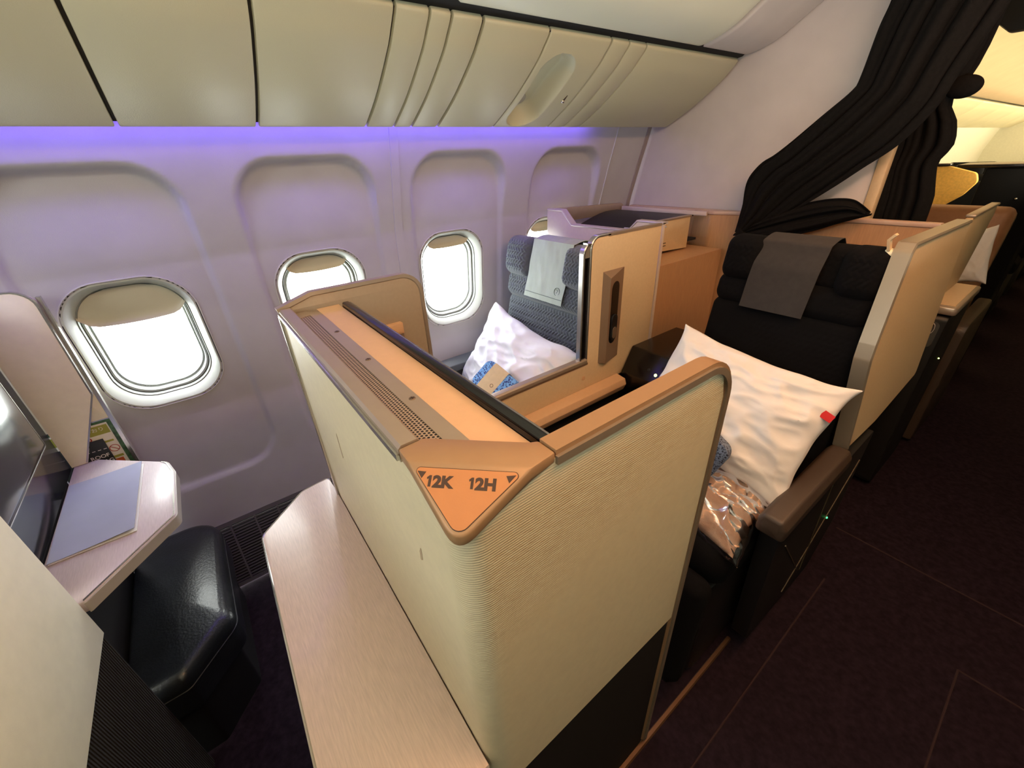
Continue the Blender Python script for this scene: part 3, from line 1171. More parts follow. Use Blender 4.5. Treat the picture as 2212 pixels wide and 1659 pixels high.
mk('arrow', plate([(tx0 + 0.0052, -ins - 0.0036), (tx0 + 0.0138, -ins - 0.0040), (tx0 + 0.0104, -ins - 0.0105)], pf, 0.0006, 0.0013), ink_m, sg, flat=True)
mk('arrow', plate([(-tx0 - 0.0150, -ins - 0.0040), (-tx0 - 0.0058, -ins - 0.0028), (-tx0 - 0.0118, -ins - 0.0105)], pf, 0.0006, 0.0013), ink_m, sg, flat=True)
# recessed top: perforated strip, plain strip with screws, orange ledge
zl = ZT - 0.004
mk('vent_grille', prism([(-0.908, 0.127), (-0.349, 0.127), (-0.328, 0.1515), (-0.914, 0.1515)], 'z', zl - 0.02, zl), perf_m, cn)
tr = mk('vent_trim', prism(rpoly([(-0.950, 0.128), (-0.908, 0.128), (-0.914, 0.1515), (-0.328, 0.1515), (-0.306, 0.1735), (-0.925, 0.1735), (-0.950, 0.150)], [0, 0, 0, 0, 0, 0.012, 0.01]), 'z', zl - 0.02, zl + 0.001), rim_m, cn)
for sx_ in (-0.772, -0.609, -0.449):
    sc_ = mk('screw', disc((sx_, 0.1645, zl + 0.001), (0, 0, 1), 0.0045, 0.0009, 18, 0.0004), M('screw_steel', (130, 112, 96), 0.4, 0.7), tr)
    mk('screw_slot', G().add(box(sx_ - 0.003, sx_ + 0.003, 0.1638, 0.1652, zl + 0.0016, zl + 0.0022)).add(box(sx_ - 0.0007, sx_ + 0.0007, 0.1615, 0.1675, zl + 0.0016, zl + 0.0022)), ink_m, sc_)
mk('top_ledge', prism([(-0.950, 0.1735), (-0.306, 0.1735), (-0.268, 0.2125), (-0.264, 0.221), (-0.950, 0.221)], 'z', zl - 0.02, zl + 0.0005), ledge_m, cn)
# monitor that faces the seat behind: a dark slab with a bright edge
mn = mk('monitor', prism(rpoly([(-0.928, 0.62), (-0.262, 0.62), (-0.262, 1.196), (-0.928, 1.196)], [0.004, 0.004, 0.002, 0.012]), 'y', 0.222, 0.236, 0.003), black_m, cn)
mk('monitor_bezel', prism(rpoly([(-0.925, 0.66), (-0.264, 0.66), (-0.264, 1.193), (-0.925, 1.193)], 0.006), 'y', 0.2365, 0.2405, 0.0012), M('grey_glass_edge', (120, 122, 126), 0.15, 0.5), mn)
mk('core', G().add(box(-0.953, -0.262, 0.123, 0.219, 0.60, zl - 0.022)), blackmat_m, cn)
# wing beside the window passage
wp = rpoly([(0.108, 0.60), (0.423, 0.60), (0.423, 1.212), (0.175, 1.212), (0.108, 1.192)], [0, 0.004, 0.045, 0.03, 0.002], 8)
wg = mk('wing_panel', prism(wp, 'x', -0.973, -0.959, 0.002), M('taupe_laminate', (158, 142, 122), 0.5, var=(120, 0.03)), cn)
mk('wing_rim', sweep([(-0.966, 0.100, 1.194), (-0.966, 0.172, 1.216)] + [(-0.966, 0.378 + 0.048 * math.sin(PI / 2 * i / 7), 1.168 + 0.048 * math.cos(PI / 2 * i / 7)) for i in range(8)] + [(-0.966, 0.426, 0.62)],
                      [(-0.005, -0.0095), (-0.005, 0.0095), (0.003, 0.0095), (0.006, 0.006), (0.006, -0.006), (0.003, -0.0095)], (1, 0, 0)), rim_m, wg)
lb = mk('wing_box', prism(rpoly([(0.285, 1.00), (0.357, 1.00), (0.357, 1.080), (0.285, 1.080)], 0.003), 'x', -0.959, -0.944, 0.002), M('grey_box_plastic', (118, 104, 92), 0.5), wg)
mk('wing_box_lid', prism(rpoly([(0.284, 1.080), (0.358, 1.080), (0.358, 1.108), (0.284, 1.108)], 0.002), 'x', -0.9595, -0.943, 0.002), ledge_m, wg)
mk('edge_post', prism(rpoly([(-0.966, 0.098), (-0.955, 0.098), (-0.955, 0.108), (-0.966, 0.108)], 0.002), 'z', 0.0, 1.183), silver_m, cn)
# scuffs on the cream side
for cx_, cz_, h_ in ((-0.715, 0.985, 0.07), (-0.352, 1.03, 0.035)):
    mk('scuff_mark', plate(rpoly([(-0.006, -h_ / 2), (0.002, -h_ / 2 + 0.008), (0.0045, h_ / 2), (-0.003, h_ / 2 - 0.015)], 0.0012), fr((cx_, 0.1040, cz_), (1, 0, 0), (0, 0, 1), (0, -1, 0)), -0.001, 0.0004), M('scuff_brown', (176, 156, 128), 0.7), cn, flat=True)

# --- side shelf on the near side of the console
ZS = 0.685
sh = thing('side_shelf', (-0.65, 0.0, 0.0), 'pink oak side shelf at the foot of the console, with a clipped far corner', 'shelf')
pol = rpoly([(-0.978, 0.1020), (-1.045, 0.099), (-1.035, 0.026), (-0.932, -0.088), (-0.30, -0.102), (-0.245, -0.05), (-0.245, 0.1020)], [0, 0.01, 0.03, 0.04, 0.03, 0.02, 0], 8)
mk('shelf_top', prism(pol, 'z', ZS - 0.020, ZS, 0.002), pink_m, sh)
ed = [p for p in pol]
mk('edge_trim', sweep([(p[0], p[1], ZS - 0.006) for p in pol[1:-1]], [(-0.002, -0.009), (-0.002, 0.0055), (0.0, 0.007), (0.0025, 0.0055), (0.0025, -0.009)], (0, 0, 1)), silver_m, sh)
mk('shelf_support', prism([(-0.95, 0.0), (-0.30, -0.03), (-0.255, 0.0950), (-0.95, 0.0950)], 'z', 0.0, ZS - 0.021), kick2_m, sh)

# ================================================================== NEAR LEFT: SEAT SHELL, TABLE, MONITOR, OTTOMAN
ns = thing('seat_shell', (-0.6, -0.45, 0.0), 'cream seat shell in the left foreground with a dark ribbed lower half', 'seat shell')
mk('shell_panel', prism(rpoly([(-0.958, 0.605), (-0.20, 0.605), (-0.20, 1.20), (-0.958, 1.20)], [0.0, 0, 0.02, 0.02]), 'y', -0.446, -0.410, 0.004), lam2_m, ns)
kg = G()
kg.add(box(-0.957, -0.20, -0.444, -0.4155, 0.0, 0.6045))
x = -0.952
while x < -0.22:
    kg.add(box(x, x + 0.0035, -0.4158, -0.4135, 0.0, 0.603))
    x += 0.0075
mk('kick_panel', kg, kick_m, ns, flat=True)

ZTB = 0.70
tb = thing('window_table', (-1.3, -0.38, 0.0), 'pale veneer table with a clipped corner under the left window', 'table')
tp = rpoly([(-1.585, -0.492), (-1.583, -0.436), (-1.424, -0.266), (-1.352, -0.249), (-1.136, -0.249), (-0.964, -0.405), (-0.964, -0.492)], [0, 0, 0.05, 0.02, 0.022, 0.004, 0], 8)
mk('table_top', prism(tp, 'z', ZTB - 0.030, ZTB, 0.003), oak_m, tb)
mk('edge_trim', sweep([(p[0], p[1], ZTB + 0.0005) for p in tp[2:-1]], [(0.0015, -0.003), (0.0015, 0.0012), (0.0045, 0.0012), (0.0045, -0.003)], (0, 0, 1)), silver_m, tb)
mk('edge_band', sweep([(p[0], p[1], ZTB - 0.016) for p in tp[2:-1]], [(-0.0035, -0.014), (-0.0035, 0.013), (0.0005, 0.013), (0.0005, -0.014)], (0, 0, 1)), M('table_edge_band', (176, 168, 158), 0.4), tb)
mk('table_support', box(-1.500, -0.968, -0.530, -0.497, 0.0, ZTB - 0.002), kick2_m, tb)

ot = thing('ottoman', (-1.28, -0.5, 0.0), 'black leather ottoman pushed under the window table', 'ottoman')
opl = rpoly([(-1.590, -0.245), (-1.086, -0.245), (-0.968, -0.365), (-0.968, -0.488), (-1.590, -0.488)], [0.10, 0.06, 0.03, 0.01, 0.02], 8)
# padded top: concentric loops rising to a soft crown
def padded(pol, z0, z1, r, crown):
    c = Vector((sum(p[0] for p in pol) / len(pol), sum(p[1] for p in pol) / len(pol)))
    V, F = [], []
    n = len(pol)
    rows = [(0, z0)] + [(0, z1 - r)] + [(r * (1 - math.cos(a)), z1 - r + r * math.sin(a)) for a in [PI / 2 * k / 5 for k in range(1, 6)]]
    for ins_, z in rows:
        for p in pol:
            d = Vector(p) - c
            L = d.length
            V.append((c.x + d.x * (L - ins_) / L, c.y + d.y * (L - ins_) / L, z))
    for q in (0.8, 0.6, 0.4, 0.2):
        for p in pol:
            d = Vector(p) - c
            L = d.length
            s = (L - r) / L * q
            V.append((c.x + d.x * s, c.y + d.y * s, z1 + crown * (1 - q * q) + 0.002 * nz(d.x * s * 9, d.y * s * 9)))
    m = len(rows) + 4
    for i in range(m - 1):
        for k in range(n):
            F.append((i * n + k, i * n + (k + 1) % n, (i + 1) * n + (k + 1) % n, (i + 1) * n + k))
    V.append((c.x, c.y, z1 + crown))
    F += [((m - 1) * n + k, (m - 1) * n + (k + 1) % n, len(V) - 1) for k in range(n)]
    F.append(tuple(range(n)))
    return V, F


mk('cushion', padded(opl, 0.215, 0.345, 0.042, 0.012), leather_m, ot, ang=60)
mk('welt', sweep([(p[0], p[1], 0.296) for p in opl], [(0.0006, -0.0018), (0.0006, 0.0018), (-0.002, 0.0)], (0, 0, 1), True), blackmat_m, ot)
mk('base', prism(rpoly([(-1.49, -0.27), (-1.10, -0.27), (-0.985, -0.375), (-0.985, -0.47), (-1.49, -0.47)], 0.02), 'z', 0.0, 0.214), blackmat_m, ot)

mo = thing('monitor_unit', (-1.27, -0.50, 0.70), 'dark seat monitor in a glossy panel at the left edge above the table', 'monitor')
mk('back_panel', box(-1.572, -0.962, -0.526, -0.496, ZTB - 0.001, 1.20, 0.002), gloss_m, mo)
sc = mk('screen', prism(rpoly([(-1.393, 0.868), (-0.90, 0.868), (-0.90, 1.17), (-1.393, 1.17)], 0.006), 'y', -0.478, -0.452, 0.003), black_m, mo)
mk('screen_glass', prism(rpoly([(-1.383, 0.879), (-0.91, 0.879), (-0.91, 1.16), (-1.383, 1.16)], 0.004), 'y', -0.4525, -0.4500, 0.0006), screen_m, sc)
mk('screen_frame', sweep([(-0.90, -0.4535, 0.870), (-1.388, -0.4535, 0.870), (-1.391, -0.4535, 0.873), (-1.391, -0.4535, 1.168), (-0.90, -0.4535, 1.168)], [(-0.0012, -0.004), (-0.0012, 0.002), (0.0012, 0.002), (0.0012, -0.004)], (0, 1, 0)), silver_m, sc)
mk('mount', box(-1.25, -1.0, -0.497, -0.477, 0.95, 1.08), blackmat_m, mo)

lp = thing('literature_pocket', (-1.6, -0.45, 0.62), 'pale literature pocket between the left monitor and the window', 'literature pocket')
mk('front_panel', prism(rpoly([(-0.495, ZTB + 0.001), (-0.459, ZTB + 0.001), (-0.366, 0.905), (-0.366, 1.215), (-0.495, 1.215)], [0, 0, 0.004, 0.045, 0], 8), 'x', -1.588, -1.576, 0.0015), lam2_m, lp)
mk('front_panel_edge', sweep([(-1.582, -0.459, ZTB + 0.004), (-1.582, -0.366, 0.905), (-1.582, -0.366, 1.17)] + [(-1.582, -0.411 + 0.045 * math.cos(PI / 2 * i / 6), 1.17 + 0.045 * math.sin(PI / 2 * i / 6)) for i in range(1, 7)] + [(-1.582, -0.495, 1.215)],
                                [(-0.003, -0.0062), (-0.003, 0.0062), (0.001, 0.0062), (0.001, -0.0062)], (1, 0, 0)), silver_m, lp)
mk('rear_panel', prism(rpoly([(-0.53, 0.815), (-0.366, 0.815), (-0.366, 1.205), (-0.53, 1.205)], [0, 0.002, 0.04, 0]), 'x', -1.612, -1.600, 0.001), lam2_m, lp)
mk('rear_edge', sweep([(-1.606, -0.362, 0.60), (-1.606, -0.362, 1.19)], [(-0.005, -0.008), (-0.005, 0.008), (0.004, 0.008), (0.004, -0.008)], (1, 0, 0)), silver_m, lp)
mk('pocket_back', box(-1.640, -1.630, -0.53, -0.368, 0.60, 0.83), blackmat_m, lp)
mk('pocket_floor', box(-1.630, -1.590, -0.53, -0.368, 0.598, 0.610), blackmat_m, lp)
mk('pocket_lip', box(-1.613, -1.600, -0.53, -0.368, 0.812, 0.8155), silver_m, lp)

X_ = (1, 0, 0)
mag = mk('magazine', box(-1.628, -1.620, -0.525, -0.371, 0.611, 0.806, 0.001), photo_m)
tag(mag, 'magazine with a green leafy cover, rearmost in the literature pocket', 'magazine')
sc_ = thing('safety_card', (-1.616, -0.44, 0.611), 'white card with green bands and a red logo in the literature pocket', 'card')
cf = fr((-1.6145, 0, 0), (0, 1, 0), (0, 0, 1), X_)
mk('card', box(-1.6175, -1.6145, -0.52, -0.382, 0.612, 0.797, 0.0005), paper_m, sc_)
mk('green_band', plate([(-0.52, 0.762), (-0.384, 0.762), (-0.384, 0.792), (-0.52, 0.792)], cf, 0, 0.0004), green_m, sc_, flat=True)
text('lettering', 'のしおり', cf, -0.4535, 0.775, 0.0150, paper_m, sc_, w0=0.0004, depth=0.0003)
mk('green_bar', plate([(-0.52, 0.731), (-0.388, 0.731), (-0.388, 0.7375), (-0.52, 0.7375)], cf, 0, 0.0004), green_m, sc_, flat=True)
mk('green_bar', plate([(-0.52, 0.672), (-0.386, 0.672), (-0.386, 0.680), (-0.52, 0.680)], cf, 0, 0.0004), green_m, sc_, flat=True)
mk('orange_patch', plate([(-0.50, 0.62), (-0.390, 0.62), (-0.390, 0.668), (-0.50, 0.668)], cf, 0, 0.0004), orange_m, sc_, flat=True)
mk('red_logo', ringplate(0.0075, 0.0045, cf, 0, 0.0005, 24, cx=-0.4395, cy=0.7535), redink_m, sc_, flat=True)
sg2 = mk('no_sign', ringplate(0.0125, 0.0105, cf, 0, 0.0005, 28, cx=-0.3965, cy=0.706), redink_m, sc_, flat=True)
mk('no_sign_bar', plate([(-0.4055, 0.7135), (-0.404, 0.715), (-0.3875, 0.6985), (-0.389, 0.697)], cf, 0, 0.0005), redink_m, sg2, flat=True)
bc = thing('baggage_card', (-1.608, -0.46, 0.611), 'black card with a dashed line and pale capitals, foremost in the literature pocket', 'card')
mk('card', box(-1.6105, -1.6075, -0.53, -0.408, 0.612, 0.750, 0.0005), card_m, bc)
bf = fr((-1.6075, 0, 0), (0, 1, 0), (0, 0, 1), X_)
dsh = G()
for i in range(7):
    dsh.add(plate([(-0.5 + i * 0.0135, 0.715), (-0.4925 + i * 0.0135, 0.715), (-0.4925 + i * 0.0135, 0.717), (-0.5 + i * 0.0135, 0.717)], bf, 0, 0.0004))
mk('dashed_line', dsh, paper_m, bc, flat=True)
text('lettering', 'ROOF', bf, -0.4135, 0.688, 0.0165, paper_m, bc, bold=0.0003, w0=0.0003, depth=0.0003, align='RIGHT')
text('lettering', 'AG', bf, -0.4095, 0.668, 0.0165, paper_m, bc, bold=0.0003, w0=0.0003, depth=0.0003, align='RIGHT')

fo = thing('menu_folder', (-1.3, -0.405, ZTB), 'grey-blue folder lying on the window table', 'folder')
zf = ZTB + 0.0022
fq = [(-1.456, -0.322), (-1.133, -0.327), (-1.133, -0.484), (-1.464, -0.4855)]
mk('rear_cover', prism([(p[0] + 0.003, p[1] + 0.002) for p in fq], 'z', ZTB + 0.0019, zf + 0.0012), paper_m, fo, flat=True)
V, F = [], []
for j in range(7):
    for i in range(7):
        u, v = i / 6, j / 6
        p = Vector(fq[0]).lerp(Vector(fq[1]), u).lerp(Vector(fq[3]).lerp(Vector(fq[2]), u), v)
        V.append((p.x, p.y, zf + 0.003 + 0.007 * (1 - v) ** 2 + 0.001 * math.sin(u * 3)))
F = [(j * 7 + i, j * 7 + i + 1, (j + 1) * 7 + i + 1, (j + 1) * 7 + i) for j in range(6) for i in range(6)]
n0 = len(V)
V += [(a, b, c - 0.0012) for a, b, c in V]
F += [tuple(i + n0 for i in q) for q in F]
edg = [i for i in range(7)] + [j * 7 + 6 for j in range(1, 7)] + [42 + i for i in range(5, -1, -1)] + [j * 7 for j in range(5, 0, -1)]
F += [(edg[k], edg[(k + 1) % 24], edg[(k + 1) % 24] + n0, edg[k] + n0) for k in range(24)]
mk('front_cover', (V, F), folder_m, fo, ang=50)

# ================================================================== WINDOW SEAT
XD = -0.955
# --- divider between the two seats
dv = thing('privacy_divider', (-0.96, 1.0, 0.6), 'tan privacy divider with a recessed handset between the two seats', 'divider')
dp = rpoly([(0.45, 0.655), (1.413, 0.655), (1.413, 1.213), (1.044, 1.213), (1.044, 0.772), (0.45, 0.772)], [0, 0.004, 0.004, 0.035, 0.0, 0], 8)
pan = mk('panel', prism(dp, 'x', XD - 0.018, XD, 0.0015), tan_m, dv)
# light metal frames left of the panel: one on the panel, one on the sliding screen
def upright(y, z0, z1, r, dy):
    return [(XD - 0.009, y, z0), (XD - 0.009, y, z1 - r)] + [(XD - 0.009, y + r - r * math.cos(PI / 2 * i / 7), z1 - r + r * math.sin(PI / 2 * i / 7)) for i in range(1, 8)] + [(XD - 0.009, y + dy, z1)]


pr_ = [(-0.0045, -0.010), (-0.0045, 0.008), (-0.002, 0.0105), (0.002, 0.0105), (0.0045, 0.008), (0.0045, -0.010)]
mk('panel_frame', sweep(upright(1.040, 0.765, 1.217, 0.038, 0.09), pr_, (1, 0, 0)), silver_m, dv)
mk('panel_top_rim', sweep([(XD - 0.009, 1.12, 1.2165), (XD - 0.009, 1.413, 1.2165)], [(-0.004, -0.0105), (-0.004, 0.0105), (0.004, 0.0105), (0.004, -0.0105)], (1, 0, 0)), rim_m, dv)
scn = mk('sliding_screen', prism(rpoly([(1.012, 0.782), (1.034, 0.782), (1.034, 1.16), (1.012, 1.16)], 0.002), 'x', XD - 0.016, XD - 0.005), black_m, dv)
mk('screen_frame', sweep(upright(1.008, 0.782, 1.198, 0.030, 0.012), pr_, (1, 0, 0)), silver_m, scn)
mk('screen_cap', prism(rpoly([(1.012, 1.155), (1.036, 1.155), (1.036, 1.196), (1.030, 1.196), (1.014, 1.180)], 0.004), 'x', XD - 0.016, XD - 0.004), M('grey_screen_cap', (150, 146, 136), 0.4, 0.4), scn)
rl = G().add(prism(rpoly([(XD - 0.022, 0.770), (XD + 0.006, 0.770), (XD + 0.006, 0.783), (XD - 0.001, 0.787), (XD - 0.022, 0.787)], 0.002), 'y', 0.45, 1.040, 0.003))
mk('screen_rail', rl, rim_m, dv)
mk('rail_groove', box(XD - 0.001, XD + 0.003, 0.45, 1.045, 0.762, 0.7695), M('brown_rail_groove', (110, 88, 66), 0.6), dv)
mk('knob', disc((XD, 1.028, 0.708), (1, 0, 0), 0.009, 0.002, 20, 0.001), ledge_m, dv)
lg = mk('arm_ledge', prism(rpoly([(XD + 0.001, 0.600), (XD + 0.040, 0.604), (XD + 0.052, 0.632), (XD + 0.044, 0.655), (XD + 0.001, 0.662)], [0, 0.004, 0.004, 0.003, 0], 4), 'y', 0.45, 1.226, 0.003), ledge_m, dv)
mk('lower_panel', prism(rpoly([(0.45, 0.02), (1.40, 0.02), (1.40, 0.650), (0.45, 0.650)], 0), 'x', XD - 0.014, XD - 0.003), kick2_m, dv)
# faceted housing with a black slot and a handset in it
hz0, hz1 = 0.748, 1.096
HV = [(XD, 1.104, hz0), (XD, 1.216, hz0), (XD + 0.022, 1.122, hz0), (XD, 1.104, hz1), (XD, 1.216, hz1), (XD + 0.022, 1.122, hz1 - 0.022)]
hs = mk('handset_housing', (HV, [(0, 2, 1), (3, 4, 5), (0, 3, 5, 2), (2, 5, 4, 1), (0, 1, 4, 3)]), M('bronze_housing', (150, 126, 104), 0.4, 0.35), dv, ang=5)
a_, b_ = Vector(HV[2]), Vector(HV[1])
fu = (b_ - a_).normalized()
fn_ = Vector((fu.y, -fu.x, 0))
if fn_.x < 0:
    fn_ = -fn_
hf = fr(a_ + fu * 0.040 + Vector((0, 0, 0.190)), fu, (0, 0, 1), fn_)
mk('slot', plate(rrect(0.027, 0.118, 0.026, 8), hf, -0.003, 0.0012), black_m, hs, flat=True)
hd = mk('handset', plate(rrect(0.020, 0.050, 0.017, 8), hf, 0.001, 0.007), blackmat_m, hs, ang=30)
hd.location = Vector((0, 0, -0.055))
mk('handset_face', plate([(p[0], p[1] - 0.075) for p in rrect(0.014, 0.022, 0.012, 8)], hf, 0.006, 0.009), M('grey_keypad', (110, 96, 80), 0.4), hs, ang=30)

# --- shell behind the window seat with a notched front wall
ws = thing('rear_shell', (-1.3, 1.7, 0.0), 'notched rear shell behind the grey window seat, lit violet on top', 'seat shell')
fp = [(-1.637, 0.30), (-1.637, 1.229), (-1.535, 1.230), (-1.466, 1.170), (-1.140, 1.172), (-1.098, 1.214), (-0.976, 1.214), (-0.976, 0.30)]
mk('front_wall', prism(fp[:], 'y', 1.452, 1.466, 0.001), M('pale_shell_laminate', (214, 200, 190), 0.5, var=(60, 0.02)), ws)
mk('notch_rim', sweep([(p[0], 1.466, p[1]) for p in fp[1:-1]], [(-0.003, -0.017), (-0.003, 0.014), (0.002, 0.0165), (0.005, 0.014), (0.005, -0.017)], (0, -1, 0)), M('pale_metal_rim', (206, 198, 190), 0.35, 0.3), ws)
hx = [(-1.137, 1.178), (-1.098, 1.208), (-1.005, 1.208), (-0.985, 1.192), (-1.02, 1.174)]
mk('corner_frame', sweep([(p[0], 1.478, p[1] + 0.004) for p in hx], [(-0.003, -0.006), (-0.003, 0.006), (0.003, 0.006), (0.003, -0.006)], (0, -1, 0), True), silver_m, ws)
mk('side_rail', prism(rpoly([(1.466, 1.165), (1.99, 1.165), (1.99, 1.214), (1.466, 1.232)], [0, 0.0, 0.03, 0]), 'x', -1.622, -1.604, 0.003), rim_m, ws)
mk('rear_rail', prism(rpoly([(-1.60, 1.178), (-1.10, 1.178), (-1.10, 1.198), (-1.60, 1.200)], 0.003), 'y', 1.966, 1.980, 0.003), M('pale_rail', (206, 190, 184), 0.45), ws)
mk('well_floor', box(-1.60, -1.135, 1.468, 1.970, 1.070, 1.080), M('navy_well_fabric', (26, 26, 34), 0.9), ws)
V, F = sheet(24, 10, lambda u, v: (-1.595 + 0.455 * u, 1.505 + 0.42 * v, 1.120 + 0.066 * smooth(v * 1.2) - 0.045 * math.sin(PI * u) * (1 - v)), (0, -0.3, 1), 0.006)
mk('well_tray', (V, F), M('black_tray_plastic', (24, 24, 30), 0.4), ws)
mk('well_divider', box(-1.392, -1.384, 1.470, 1.62, 1.080, 1.145), blackmat_m, ws)
mk('pale_label', box(-1.31, -1.15, 1.640, 1.644, 1.10, 1.150), M('pale_label_panel', (196, 190, 206), 0.4), ws)
spn = mk('side_panel', prism(rpoly([(1.50, 1.068), (1.862, 1.050), (1.862, 1.186), (1.50, 1.192)], [0, 0.002, 0.002, 0]), 'x', -1.128, -1.114, 0.001), tan_m, ws)
mk('side_panel_rim', box(-1.132, -1.110, 1.50, 1.866, 1.187, 1.194, 0.002), rim_m, ws)
# small placard printed in two lines, too small to read
sf = fr((-1.1138, 0, 0), (0, 1, 0), (0, 0, 1), (1, 0, 0))
for i, zz in enumerate((1.092, 1.080)):
    gg = G()
    y_ = 1.565
    random.seed(5 + i)
    while y_ < 1.69:
        wdt = random.uniform(0.003, 0.008)
        gg.add(plate([(y_, zz), (y_ + wdt, zz), (y_ + wdt, zz + 0.004), (y_, zz + 0.004)], sf, 0, 0.0006))
        y_ += wdt + 0.002
    mk('placard_line', gg, ink_m, spn, flat=True)
mk('lower_body', box(-1.60, -0.99, 1.475, 1.955, 0.02, 1.045), wood_m, ws)

# --- wood cabinet and half wall behind the seats
bw = thing('half_wall', (-0.7, 2.03, 0.0), 'amber wood half wall with a pale top rail in front of the bulkhead', 'partition')
plan = [(-1.60, 2.040)] + rpoly([(-1.25, 2.040), (-1.085, 1.985), (-0.985, 2.020), (-0.300, 2.020)], [0.01, 0.045, 0.02, 0.0], 7)[1:-1] + [(-0.298, 2.020)]
mk('wood_wall', prism(plan + [(-0.298, 2.045), (-1.60, 2.060)], 'z', 0.0, 1.183), wood_m, bw, ang=30)
mk('top_rail', prism([(p[0], p[1] - 0.004) for p in plan] + [(-0.296, 2.050), (-1.60, 2.066)], 'z', 1.184, 1.199, 0.003), M('pale_top_rail', (200, 172, 156), 0.45), bw, ang=30)

# --- the grey window seat
st = thing('passenger_seat', (-1.30, 1.1, 0.0), 'grey quilted window seat with a pale headrest cloth', 'seat')
UP = Vector((0, 0.22, 0.975)).normalized()
NS = Vector((0, -0.975, 0.22)).normalized()


def hb(amp, w_=0.0125):
    return lambda u, v: amp * herring(u + 10, v + 10, w_)


# back cushion, neck roll, headrest lobes from bottom to top
f0 = fr((-1.600, 1.134, 0.43), (1, 0, 0), UP, NS)
mk('back_cushion', cushion(f0, 0.575, 0.457, 0.07, 0.035, hb(0.0058), 0.012, 190, 130), grey_f, st, ang=180)
f1 = fr((-1.602, 1.200, 0.868), (1, 0, 0), UP, NS)
nr_ = mk('neck_roll', cushion(f1, 0.575, 0.125, 0.062, 0.042, hb(0.0055), 0.006, 190, 46), grey_f, st, ang=180)
f2 = fr((-1.606, 1.222, 0.968), (1, 0, 0), UP, NS)
hr = mk('headrest', cushion(f2, 0.57, 0.172, 0.050, 0.035, hb(0.0045), 0.0, 190, 60), grey_f, st, ang=180)
for x0, w0 in ((-1.610, 0.180), (-1.230, 0.195)):
    f3 = fr((x0, 1.222, 0.965), (1, 0, 0), UP, NS)
    mk('headrest_wing', cushion(f3, w0, 0.176, 0.086, 0.045, hb(0.0060), 0.010, 62, 60), grey_f, hr, ang=180)
mk('seat_back_shell', prism(rpoly([(1.15, 0.45), (1.43, 0.45), (1.43, 1.06), (1.30, 1.11)], 0.02), 'x', -1.60, -1.03), blackmat_m, st)
fs = fr((-1.600, 1.10, 0.35), (1, 0, 0), (0, -1, 0.06), (0, 0.06, 1))
mk('seat_cushion', cushion(fs, 0.575, 0.52, 0.10, 0.05, hb(0.003), 0.01, 150, 130), grey_f, st, ang=180)
mk('seat_base', box(-1.52, -1.03, 0.62, 1.40, 0.02, 0.345, 0.02), blackmat_m, st)
am = thing('wall_armrest', (-1.61, 0.85, 0.3), 'dark grey armrest along the wall beside the white pillow', 'armrest')
mk('armrest_top', prism(rpoly([(-1.668, 0.555), (-1.610, 0.555), (-1.610, 0.590), (-1.668, 0.612)], 0.006), 'y', 0.55, 1.06, 0.006), armd_m, am)
mk('armrest_side', box(-1.664, -1.618, 0.56, 1.05, 0.25, 0.554), blackmat_m, am)

# --- headrest cloth, laid over the top of the seat
def cloth_path(v):
    """0 = front hem, 1 = tail behind the headrest; returns (height along UP, outward)."""
    L = 0.40 * v
    if L < 0.245:
        return L - 0.075, 0.072 + 0.008 * smooth((0.10 - L) / 0.1) + 0.006 * math.sin(L * 9)
    if L < 0.33:
        t = (L - 0.245) / 0.085 * PI / 2
        return 0.170 + 0.022 * math.sin(t), 0.072 - 0.068 * (L - 0.245) / 0.085
    return 0.192 - (L - 0.33) * 0.6, 0.004 - (L - 0.33) * 0.7


def cloth(f, x0, x1, skew, name, mat, par=None, amp=0.0022):
    def fn(u, v):
        h, o = cloth_path(v)
        xx = x0 + (x1 - x0) * u + skew * (1 - v)
        o += amp * (nz(u * 4, v * 7, 1) + 0.8 * nz(u * 9 + v * 5, v * 3, 4))
        return f(xx, h, o)
    V, F = grid(40, 60, fn)
    V = [Vector(v) for v in V]
    n = len(V)
    return mk(name, sheet_solid(V, F, 40, 60, 0.0015), mat, par, ang=60)


def sheet_solid(V, F, nu, nv, t):
    """Thicken a curved grid along its own normals."""
    N = []
    for j in range(nv):
        for i in range(nu):
            a = V[j * nu + min(i + 1, nu - 1)] - V[j * nu + max(i - 1, 0)]
            b = V[min(j + 1, nv - 1) * nu + i] - V[max(j - 1, 0) * nu + i]
            c = a.cross(b)
            N.append(c.normalized() if c.length > 1e-12 else Vector((0, 0, 1)))
    n = len(V)
    W = V + [V[i] - N[i] * t for i in range(n)]
    F2 = list(F) + [tuple(i + n for i in q[::-1]) for q in F]
    ed = [i for i in range(nu)] + [j * nu + nu - 1 for j in range(1, nv)] + \
         [(nv - 1) * nu + i for i in range(nu - 2, -1, -1)] + [j * nu for j in range(nv - 2, 0, -1)]
    F2 += [(ed[k], ed[(k + 1) % len(ed)], ed[(k + 1) % len(ed)] + n, ed[k] + n) for k in range(len(ed))]
    return W, F2


hc = thing('headrest_cloth', (-1.3, 1.2, 0.9), 'pale grey cloth with a round crest draped over the grey seat headrest', 'headrest cover')
fc = fr((-1.606, 1.222, 0.968), (1, 0, 0), UP, NS)
cloth(fc, 0.195, 0.435, -0.02, 'cloth', cover_w, hc)
